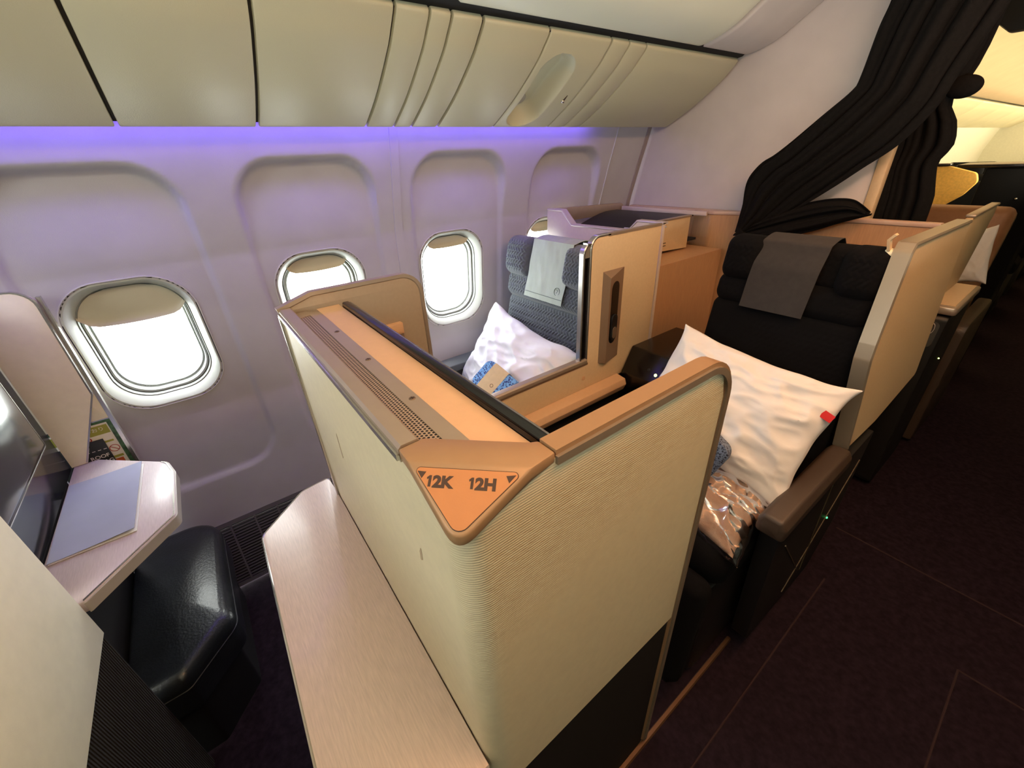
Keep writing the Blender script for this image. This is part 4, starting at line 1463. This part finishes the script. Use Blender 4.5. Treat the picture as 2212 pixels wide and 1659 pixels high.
# stitched hem line and the crest near the lower corner
hl_ = [fc(0.183 + 0.230 * i / 20, -0.052, 0.0805 + 0.0010) for i in range(21)]
mk('hem_stitch', tube(hl_, 0.0012, 5), M('grey_stitch', (110, 122, 116), 0.8), hc)
cr_ = mk('crest_ring', ringplate(0.0165, 0.0148, fc, 0.0770, 0.0800, 28, cx=0.378, cy=-0.022), M('grey_crest_ink', (92, 104, 100), 0.8), hc, flat=True)
mk('crest_mark', sweep([fc(0.378 + p[0], -0.022 + p[1], 0.0795) for p in [(-0.006, 0.006), (0.0, 0.0085), (0.0055, 0.005), (0.003, 0.0005), (-0.001, -0.003), (-0.0005, -0.0085)]],
                       [(-0.0009, -0.0006), (-0.0009, 0.0006), (0.0009, 0.0006), (0.0009, -0.0006)], NS), MATS['grey_crest_ink'], cr_, flat=True)

# --- white pillow and amenity kit on the window seat
pc = Vector((-1.315, 0.955, 0.640))
pu = Vector((0.985, -0.07, -0.10)).normalized()
pv = Vector((0.05, 0.50, 0.85))
pn_ = pu.cross(pv).normalized()
if pn_.y > 0:
    pn_ = -pn_
pv = pn_.cross(pu)
if pv.z < 0:
    pv = -pv
p1 = mk('pillow', pillow(fr(pc, pu, pv, pn_), 0.62, 0.43, 0.14, 3, 90, 76, 0.016), cotton_m, ang=60)
tag(p1, 'white creased pillow leaning on the grey window seat', 'pillow', None)
kc = Vector((-1.200, 0.790, 0.672))
ku = Vector((0.93, 0.12, -0.30)).normalized()
kn = Vector((0.25, -0.62, 0.74)).normalized()
kv = kn.cross(ku).normalized()
kn = ku.cross(kv)
kf = fr(kc, ku, kv, kn)


def softbox(f, w_, h, t, r, name, mat, par):
    V, F = [], []
    L = rrect(w_ / 2, h / 2, r, 8)
    n = len(L)
    rows = [(-t / 2, 0.80), (-t / 2 * 0.86, 0.95), (0, 1.0), (t / 2 * 0.86, 0.95), (t / 2, 0.80), (t / 2 * 1.06, 0.4)]
    for z, s in rows:
        V += [f(p[0] * s, p[1] * s, z) for p in L]
    for i in range(len(rows) - 1):
        F += [(i * n + k, i * n + (k + 1) % n, (i + 1) * n + (k + 1) % n, (i + 1) * n + k) for k in range(n)]
    F += [tuple(range(n)), tuple((len(rows) - 1) * n + k for k in range(n))]
    return mk(name, (V, F), mat, par, ang=60)


k1 = thing('amenity_kit', kc, 'bright blue amenity kit with a kraft paper band on the white pillow', 'amenity kit')
softbox(kf, 0.185, 0.125, 0.044, 0.026, 'pouch', kit_m, k1)
bd = G()
bl = [(-0.0640, -0.0240), (-0.0640, 0.0240), (0.0640, 0.0240), (0.0640, -0.0240)]
V = []
for u in (-0.050, 0.028):
    V += [kf(u, p[0], p[1]) for p in rpoly(bl, 0.012, 5)]
n = len(V) // 2
band = mk('paper_band', (V, [(i, (i + 1) % n, n + (i + 1) % n, n + i) for i in range(n)]), kraft_m, k1)
mk('crest', ringplate(0.0075, 0.0058, kf, 0.0241, 0.0248, 20, cx=0.004, cy=-0.018), M('brown_crest_ink', (96, 76, 52), 0.8), band, flat=True)

# ================================================================== AISLE SEAT
s2 = thing('passenger_seat', (-0.5, 1.3, 0.0), 'black aisle seat with a charcoal headrest cloth', 'seat')
U2 = Vector((0, 0.20, 0.98)).normalized()
N2 = Vector((0, -0.98, 0.20)).normalized()
W2 = 0.445
bx = -0.700
mk('back_cushion', cushion(fr((bx, 1.345, 0.50), (1, 0, 0), U2, N2), W2 + 0.01, 0.515, 0.07, 0.035, lambda u, v: 0.002 * herring(u + 9, v + 9, 0.013), 0.010, 90, 90), black_f, s2, ang=180)
mk('neck_roll', cushion(fr((bx, 1.430, 0.985), (1, 0, 0), U2, N2), W2, 0.105, 0.065, 0.040, lambda u, v: 0.002 * herring(u + 9, v + 9, 0.013), 0.006, 90, 40), black_f, s2, ang=180)
hr2 = mk('headrest', cushion(fr((bx + 0.004, 1.452, 1.062), (1, 0, 0), U2, N2), W2 - 0.008, 0.140, 0.055, 0.035, lambda u, v: 0.002 * herring(u + 9, v + 9, 0.013), 0.0, 90, 50), black_f, s2, ang=180)
for x0, w0 in ((bx + 0.004, 0.125), (bx + 0.325, 0.118)):
    mk('headrest_wing', cushion(fr((x0, 1.452, 1.058), (1, 0, 0), U2, N2), w0, 0.145, 0.088, 0.040, lambda u, v: 0.002 * herring(u + 9, v + 9, 0.013), 0.008, 44, 44), black_f, hr2, ang=180)
mk('seat_back_shell', prism(rpoly([(1.35, 0.45), (1.66, 0.45), (1.62, 1.10), (1.52, 1.17)], 0.02), 'x', bx, bx + W2), blackmat_m, s2)
fs2 = fr((bx, 1.30, 0.44), (1, 0, 0), (0, -1, 0.05), (0, 0.05, 1))
mk('seat_cushion', cushion(fs2, W2 + 0.015, 0.52, 0.095, 0.05, lambda u, v: 0.002 * herring(u + 9, v + 9, 0.013), 0.01, 90, 90), black_f, s2, ang=180)
fl = fr((bx + 0.01, 0.775, 0.485), (1, 0, 0), (0, -0.12, -1), (0, -1, 0.12))
mk('leg_rest', cushion(fl, W2, 0.40, 0.05, 0.03, None, 0.008, 30, 30), black_f, s2, ang=180)
mk('seat_base', box(bx + 0.01, bx + W2, 0.80, 1.60, 0.02, 0.43, 0.02), blackmat_m, s2)
# aisle-side armrest: leather top on a dark side panel
ar = mk('armrest', prism(rpoly([(-0.240, 0.600), (-0.172, 0.600), (-0.172, 0.640), (-0.184, 0.662), (-0.228, 0.662), (-0.240, 0.640)], 0.012, 5), 'y', 0.905, 1.345, 0.012, 3), armb_m, s2, ang=50)
mk('armrest_panel', prism(rpoly([(0.935, 0.596), (0.985, 0.09), (1.48, 0.03), (1.60, 0.20), (1.62, 0.60)], [0.01, 0.03, 0.03, 0.03, 0]), 'x', -0.232, -0.186, 0.004), blackmat_m, ar)
pg = G()
for a, b in (((1.02, 0.50), (1.33, 0.14)), ((1.30, 0.58), (1.36, 0.12)), ((1.22, 0.12), (1.58, 0.50))):
    pg.add(tube([(-0.1855, a[0], a[1]), (-0.1855, b[0], b[1])], 0.0022, 6))
mk('panel_seam', pg, M('grey_seam_bead', (84, 76, 60), 0.5), ar)
mk('indicator_lamp', ball((-0.1835, 1.43, 0.33), 0.0035), led_m, ar)
# wing panel on the aisle side, leaning slightly outwards
def wx(z):
    return -0.240 + (1.225 - z) * 0.075


def wing_poly():
    return [(1.360, 0.650), (1.345, 0.800), (1.322, 0.945), (1.330, 0.985), (1.405, 1.205), (1.425, 1.222), (2.075, 1.205), (2.06, 0.66), (1.62, 0.635)]


wpz = rpoly(wing_poly(), [0.0, 0.1, 0.02, 0.03, 0.02, 0.01, 0, 0.02, 0.05], 6)
n = len(wpz)
V = [(wx(p[1]), p[0], p[1]) for p in wpz] + [(wx(p[1]) - 0.030, p[0], p[1]) for p in wpz]
mk('wing_panel', (V, [tuple(range(n)), tuple(range(n, 2 * n))] + [(i, (i + 1) % n, n + (i + 1) % n, n + i) for i in range(n)]), tan_m, s2, ang=25)
rimp = rpoly(wing_poly(), [0.0, 0.1, 0.02, 0.03, 0.02, 0.01, 0, 0.02, 0.05], 6)
i1 = max(range(n), key=lambda i: rimp[i][0] + rimp[i][1])
i0 = min(range(n), key=lambda i: abs(rimp[i][0] - 1.36) + abs(rimp[i][1] - 0.65))
seq = rimp[i0:i1 + 1]
mk('wing_rim', sweep([(wx(p[1]) - 0.015, p[0], p[1]) for p in seq], [(-0.005, -0.020), (-0.005, 0.016), (0.0, 0.019), (0.004, 0.019), (0.006, 0.015), (0.006, -0.020)], (1, 0, 0)), M('grey_champagne_rim', (148, 139, 124), 0.38, 0.4), s2, ang=30)
rd = thing('reading_light', (-0.27, 1.43, 1.15), 'small chrome reading light on a cream bracket beside the black headrest', 'reading light')
mk('bracket', prism(rpoly([(1.40, 1.145), (1.43, 1.145), (1.43, 1.212), (1.40, 1.205)], 0.010), 'x', -0.292, -0.272, 0.003), lam2_m, rd)
mk('bracket_cap', sweep([(-0.283, 1.41, 1.205), (-0.288, 1.40, 1.232), (-0.278, 1.40, 1.246)], [(-0.003, -0.010), (-0.003, 0.010), (0.003, 0.010), (0.003, -0.010)], (0, 1, 0)), tan_m, rd)
hd_ = mk('lamp_head', ball((-0.303, 1.392, 1.160), 0.0135), chrome_m, rd)
mk('lamp_lens', ball((-0.308, 1.384, 1.147), 0.009), chrome_m, hd_)

hc2 = thing('headrest_cloth', (-0.48, 1.45, 1.0), 'charcoal cloth draped over the black aisle seat headrest', 'headrest cover')
fc2 = fr((bx, 1.452, 1.062), (1, 0, 0), U2, N2)


def fn2(u, v):
    L = 0.36 * v
    if L < 0.205:
        h, o = L - 0.078, 0.084 + 0.004 * math.sin(L * 14) - 0.012 * smooth((L - 0.12) / 0.08)
    elif L < 0.29:
        t = (L - 0.205) / 0.085
        h, o = 0.127 + 0.028 * math.sin(t * PI / 2), 0.072 - 0.072 * t
    else:
        h, o = 0.155 - (L - 0.29) * 0.5, -(L - 0.29) * 0.8
    return fc2(0.118 + 0.182 * u - 0.012 * (1 - v), h, o + 0.0015 * nz(u * 3, v * 6, 2))


V, F = grid(30, 50, fn2)
mk('cloth', sheet_solid([Vector(v) for v in V], F, 30, 50, 0.0015), cover_d, hc2, ang=60)

# --- pillow with red tag, speckled kit, bagged blanket on the aisle seat
qc = Vector((-0.455, 1.115, 0.775))
qu = Vector((0.955, 0.02, -0.10)).normalized()
qn = Vector((0.05, -0.80, 0.60)).normalized()
qv = qn.cross(qu).normalized()
if qv.z < 0:
    qv = -qv
qf = fr(qc, qu, qv, qu.cross(qv))
p2 = thing('pillow', qc, 'pale pillow with a red tag on the black aisle seat', 'pillow')
mk('pillow_body', pillow(qf, 0.50, 0.37, 0.13, 11, 90, 76, 0.013), cotton_m, p2, ang=60)
mk('red_tag', plate(rpoly([(0.168, 0.098), (0.180, 0.086), (0.232, 0.076), (0.236, 0.096), (0.182, 0.108)], 0.002), qf, 0.030, 0.0345), red_m, p2, flat=True)
k2c = Vector((-0.402, 0.950, 0.715))
k2 = thing('amenity_kit', k2c, 'navy speckled amenity kit at the foot of the red-tagged pillow', 'amenity kit')
softbox(fr(k2c, (0.35, 0.10, 0.93), (0.9, -0.2, -0.3), (0.2, -0.9, 0.25)), 0.125, 0.080, 0.050, 0.026, 'pouch', kit2_m, k2)
bg_ = thing('bagged_blanket', (-0.38, 0.92, 0.54), 'folded tan blanket in a clear plastic bag at the seat front', 'blanket')
bfm = fr((-0.420, 0.955, 0.590), (0.98, 0.0, -0.08), (0.02, 1, 0.14), (0.08, -0.14, 0.98))
mk('blanket', pillow(bfm, 0.37, 0.27, 0.085, 21, 50, 44, 0.006), bag_fold, bg_, ang=60)


def bagv(f):
    V, F = pillow(f, 0.41, 0.30, 0.102, 33, 110, 96, 0.016)
    return [v + Vector((0.004 * nz(v.x * 40, v.y * 40, 1), 0.004 * nz(v.x * 45, v.y * 45, 5), 0.005 * nz(v.x * 38, v.y * 38, 9))) for v in V], F


mk('plastic_bag', bagv(bfm), film_m, bg_, ang=40)
mk('dark_label', plate(rrect(0.010, 0.022, 0.008, 6), bfm, 0.054, 0.0565), blackmat_m, bg_, flat=True)

# --- dark side console between the divider and the aisle seat
scn2 = thing('side_console', (-0.84, 1.3, 0.02), 'black side console with a lit button between divider and black seat', 'console')
mk('console_body', prism(rpoly([(1.235, 0.02), (1.60, 0.02), (1.60, 0.765), (1.30, 0.765), (1.245, 0.670), (1.235, 0.60)], [0, 0, 0, 0.01, 0.01, 0.0]), 'x', -0.948, -0.712, 0.004), black_m, scn2)
cf_ = fr((-0.80, 1.2725, 0.7175), (1, 0, 0), (0, 0.5, 0.866), (0, -0.866, 0.5))
for i, (u, v, mm) in enumerate(((-0.035, -0.012, None), (0.0, -0.022, ledy_m), (0.035, -0.012, None), (0.02, 0.012, None))):
    b_ = mk('button', disc(cf_(u, v, 0.0), (0, -0.866, 0.5), 0.006, 0.002, 14, 0.001), mm or blackmat_m, scn2)

# ================================================================== CURTAIN IN THE AISLE OPENING
def polyat(P, t):
    d = [0.0]
    for a, b in zip(P, P[1:]):
        d.append(d[-1] + math.hypot(b[0] - a[0], b[1] - a[1]))
    s = t * d[-1]
    for i in range(len(P) - 1):
        if s <= d[i + 1] or i == len(P) - 2:
            k = (s - d[i]) / max(1e-9, d[i + 1] - d[i])
            return P[i][0] + (P[i + 1][0] - P[i][0]) * k, P[i][1] + (P[i + 1][1] - P[i][1]) * k


def drape(Lp, Rp, y0, name, par, nfold, amp, nu=90, nv=90, gather=0.0, phase=0.0, bulge=0.0):
    Lp, Rp = catmull(Lp, 5), catmull(Rp, 5)

    def fn(u, v):
        a, b = polyat(Lp, v), polyat(Rp, v)
        x, z = a[0] + (b[0] - a[0]) * u, a[1] + (b[1] - a[1]) * u
        ph = 2 * PI * nfold * (u + 0.05 * math.sin(v * 4 + phase)) + phase
        yv = y0 + amp * (math.sin(ph) + 0.45 * math.sin(2.3 * ph + 1.3 + 2 * v)) * (1 - gather * v)
        yv += 0.006 * nz(u * 6, v * 3, phase) - bulge * math.sin(PI * u)
        x += 0.006 * math.cos(ph)
        return (x, yv, z)
    V, F = grid(nu, nv, fn)
    return mk(name, sheet_solid([Vector(v) for v in V], F, nu, nv, 0.004), curt_m, par, ang=80)


ct = thing('curtain', (-0.45, 1.96, 2.1), 'black curtain swept to the left over the half wall beside the aisle', 'curtain')
drape([(-0.60, 2.20), (-0.615, 1.95), (-0.622, 1.834), (-0.634, 1.768), (-0.646, 1.644), (-0.659, 1.608), (-0.731, 1.541), (-0.852, 1.429), (-0.909, 1.390), (-0.949, 1.326), (-0.947, 1.228), (-0.939, 1.125)],
      [(-0.24, 2.20), (-0.305, 1.93), (-0.343, 1.769), (-0.391, 1.615), (-0.412, 1.535), (-0.471, 1.439), (-0.547, 1.372), (-0.617, 1.310), (-0.709, 1.235), (-0.800, 1.170), (-0.860, 1.135), (-0.905, 1.118)],
      1.972, 'curtain_drop', ct, 4.6, 0.013, gather=0.3, bulge=0.03)
drape([(-0.935, 1.122), (-0.880, 1.165), (-0.839, 1.189), (-0.759, 1.229), (-0.670, 1.260), (-0.600, 1.272), (-0.543, 1.266), (-0.491, 1.228)],
      [(-0.935, 1.108), (-0.895, 1.096), (-0.835, 1.094), (-0.764, 1.109), (-0.690, 1.134), (-0.619, 1.162), (-0.550, 1.196), (-0.485, 1.222)],
      1.962, 'curtain_tail', ct, 2.2, 0.010, nu=60, bulge=0.02, phase=1.0)
# rolled end where the swag turns back on itself
for i, (rr, yv) in enumerate(((0.034, 1.940), (0.026, 1.932), (0.018, 1.925))):
    mk('curtain_roll', tube([(-0.925 + 0.012 * i, yv, 1.150 - 0.008 * i), (-0.915 + 0.012 * i, yv - 0.005, 1.122 - 0.004 * i), (-0.870, yv - 0.006, 1.107), (-0.80, yv, 1.112), (-0.72, yv + 0.012, 1.138)],
                            [rr * 0.25, rr * 0.42, rr * 0.42, rr * 0.36, rr * 0.12], 12), curt_m, ct, ang=80)
c2 = thing('curtain', (-0.46, 2.15, 2.1), 'black curtain hanging straight in the doorway behind the swept one', 'curtain')
drape([(-0.540, 2.20), (-0.545, 1.70), (-0.545, 1.45), (-0.540, 1.33), (-0.536, 1.20), (-0.53, 0.6), (-0.53, 0.10)],
      [(-0.36, 2.20), (-0.385, 1.70), (-0.424, 1.560), (-0.395, 1.50), (-0.378, 1.43), (-0.400, 1.375), (-0.386, 1.306), (-0.372, 1.20), (-0.37, 0.6), (-0.37, 0.10)],
      2.165, 'curtain_drop', c2, 4.0, 0.012, phase=2.0)
mk('curtain_bunch', ball((-0.402, 2.15, 1.592), 0.045, 1.0, 0.5, 0.72, 24, 16), curt_m, c2, ang=80)

# ================================================================== AFT CABIN
def aft_bins(y0, y1):
    return prism(BP + BBACK, 'y', y0, y1, 0.004, 2)


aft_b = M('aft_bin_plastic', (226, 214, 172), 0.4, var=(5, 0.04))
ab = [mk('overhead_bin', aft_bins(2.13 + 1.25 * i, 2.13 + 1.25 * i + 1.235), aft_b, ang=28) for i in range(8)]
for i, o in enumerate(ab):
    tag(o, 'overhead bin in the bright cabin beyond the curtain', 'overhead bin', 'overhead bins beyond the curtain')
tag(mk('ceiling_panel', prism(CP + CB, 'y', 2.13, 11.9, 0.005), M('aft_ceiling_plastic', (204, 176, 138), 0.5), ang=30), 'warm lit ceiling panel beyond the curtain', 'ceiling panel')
cm_ = thing('ceiling_fitting', (-0.5, 3.0, 1.85), 'dark rounded fitting under the aft ceiling in the top right corner', 'ceiling fitting')
mk('fitting_body', prism(rpoly([(-0.565, 1.885), (-0.49, 1.825), (-0.30, 1.825), (-0.25, 1.90), (-0.28, 2.05), (-0.46, 2.06)], 0.03), 'y', 3.0, 3.06, 0.01), blackmat_m, cm_)
mk('fitting_stem', box(-0.40, -0.34, 3.01, 3.05, 2.04, 2.20), blackmat_m, cm_)

# the first row of the aft cabin along the aisle
ac = thing('aisle_console', (-0.25, 2.4, 0.0), 'dark aisle console with a silver-edged tray beyond the wing panel', 'console')
mk('console_body', prism(rpoly([(2.20, 0.02), (2.62, 0.02), (2.62, 0.850), (2.20, 0.850)], [0.03, 0.03, 0.01, 0.02]), 'x', -0.300, -0.190, 0.012), blackmat_m, ac)
tyf = prism(rpoly([(-0.315, 2.205), (-0.180, 2.205), (-0.180, 2.64), (-0.315, 2.64)], 0.015), 'z', 0.856, 0.886, 0.006)
mk('tray', tyf, M('tray_metal', (190, 176, 160), 0.3, 0.6), ac)
mk('tray_inset', box(-0.300, -0.194, 2.235, 2.62, 0.8865, 0.890), tan_m, ac)
cpn = mk('control_panel', plate(rrect(0.020, 0.052, 0.019, 8), fr((-0.226, 2.1985, 0.775), (1, 0, 0), (0, 0.1, 1), (0, -1, 0.1)), -0.003, 0.004), M('grey_control_panel', (62, 64, 64), 0.45), ac, ang=30)
cfm = fr((-0.226, 2.1985, 0.800), (1, 0, 0), (0, 0.1, 1), (0, -1, 0.1))
mk('control_ring', ringplate(0.0215, 0.0185, cfm, 0.004, 0.0048, 24, sx=0.42), M('white_control_print', (220, 220, 220), 0.5), cpn, flat=True)
for dv_ in (-0.012, 0.0, 0.012):
    mk('control_button', plate([(p[0], p[1] + dv_) for p in rrect(0.003, 0.003, 0.0029, 5)], cfm, 0.004, 0.0055), black_m, cpn, flat=True)
mk('status_lamp', ball((-0.1885, 2.46, 0.60), 0.003), ledy_m, ac)
ap = thing('privacy_screen', (-0.26, 2.45, 0.89), 'peach side panel standing on the aisle console beyond the wing panel', 'panel')
mk('panel', prism(rpoly([(2.16, 0.895), (2.60, 0.893), (2.74, 1.195), (2.24, 1.195)], [0.005, 0.01, 0.03, 0.02]), 'x', -0.275, -0.255, 0.003), tan_m, ap)
mk('panel_rim', box(-0.279, -0.251, 2.25, 2.72, 1.196, 1.206, 0.003), rim_m, ap)
af = thing('passenger_seat', (-0.45, 3.1, 0.0), 'brown seat with a white pillow in the cabin beyond the curtain', 'seat')
fa = fr((-0.70, 3.20, 0.50), (1, 0, 0), U2, N2)
brown_f = M('brown_seat_leather', (150, 106, 74), 0.5, var=(30, 0.1))
mk('backrest', cushion(fa, 0.47, 0.64, 0.10, 0.04, None, 0.02, 30, 30), brown_f, af, ang=180)
ph_ = mk('white_pillow', pillow(fr((-0.285, 2.985, 0.945), (0.97, 0, 0.2), (-0.2, 0.18, 0.96), (0.04, -0.98, 0.2)), 0.13, 0.27, 0.07, 5, 30, 40, 0.006), cotton_m, ang=60)
tag(ph_, 'white pillow on the brown seat in the cabin beyond the curtain', 'pillow')
mk('seat_cushion', cushion(fr((-0.70, 3.12, 0.42), (1, 0, 0), (0, -1, 0.05), (0, 0.05, 1)), 0.47, 0.45, 0.11, 0.04, None, 0.01, 24, 24), brown_f, af, ang=180)
mk('seat_base', box(-0.69, -0.24, 2.70, 3.55, 0.02, 0.42, 0.02), blackmat_m, af)
mk('armrest', prism(rpoly([(2.75, 0.02), (3.35, 0.02), (3.35, 0.68), (2.75, 0.68)], [0.02, 0.02, 0.03, 0.05]), 'x', -0.222, -0.165, 0.012), armb_m, af)
# amber half wall and a tall dark galley block further back
pw = thing('amber_partition', (-1.0, 3.6, 0.0), 'amber lit wood partition behind the hanging curtain', 'partition')
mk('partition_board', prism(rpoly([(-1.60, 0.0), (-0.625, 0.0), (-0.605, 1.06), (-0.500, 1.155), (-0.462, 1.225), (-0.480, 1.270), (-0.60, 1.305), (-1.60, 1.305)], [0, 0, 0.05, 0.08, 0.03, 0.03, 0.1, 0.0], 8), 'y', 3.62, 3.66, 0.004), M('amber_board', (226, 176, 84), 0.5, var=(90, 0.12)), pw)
mk('partition_cap', box(-1.60, -0.60, 3.61, 3.67, 1.307, 1.320, 0.003), black_m, pw)
dp_ = thing('dark_cabinet', (-0.33, 3.9, 0.0), 'tall black cabinet right of the amber partition in the far cabin', 'cabinet')
mk('cabinet_body', box(-0.475, -0.20, 3.80, 4.10, 0.0, 1.285, 0.01), black_f, dp_)
mk('cabinet_top', box(-0.60, -0.19, 3.79, 4.11, 1.288, 1.306, 0.004), black_m, dp_)
mk('cabinet_latch', ball((-0.30, 3.797, 1.13), 0.006), silver_m, dp_)
# dark seat rows further aft, by the windows and along the aisle
def aft_row(x0, x1, y, par):
    f = fr((x0, y, 0.45), (1, 0, 0), U2, N2)
    mk('backrest', cushion(f, x1 - x0, 0.70, 0.10, 0.05, None, 0.02, 20, 24), black_f, par, ang=180)
    mk('seat_cushion', cushion(fr((x0, y - 0.06, 0.40), (1, 0, 0), (0, -1, 0.05), (0, 0.05, 1)), x1 - x0, 0.45, 0.11, 0.04, None, 0.01, 16, 16), black_f, par, ang=180)
    mk('seat_base', box(x0 + 0.02, x1 - 0.02, y - 0.4, y + 0.1, 0.0, 0.40, 0.02), blackmat_m, par)


for i in range(5):
    for x0, x1, lab in ((-1.50, -1.00, 'window'), (-0.80, -0.24, 'aisle')):
        yv = 4.95 + 0.95 * i
        rw = thing('passenger_seat', ((x0 + x1) / 2, yv, 0), 'dark seat in the far rows beyond the curtain, on the %s side' % lab, 'seat', 'dark %s seats beyond the curtain' % lab)
        aft_row(x0, x1, yv, rw)
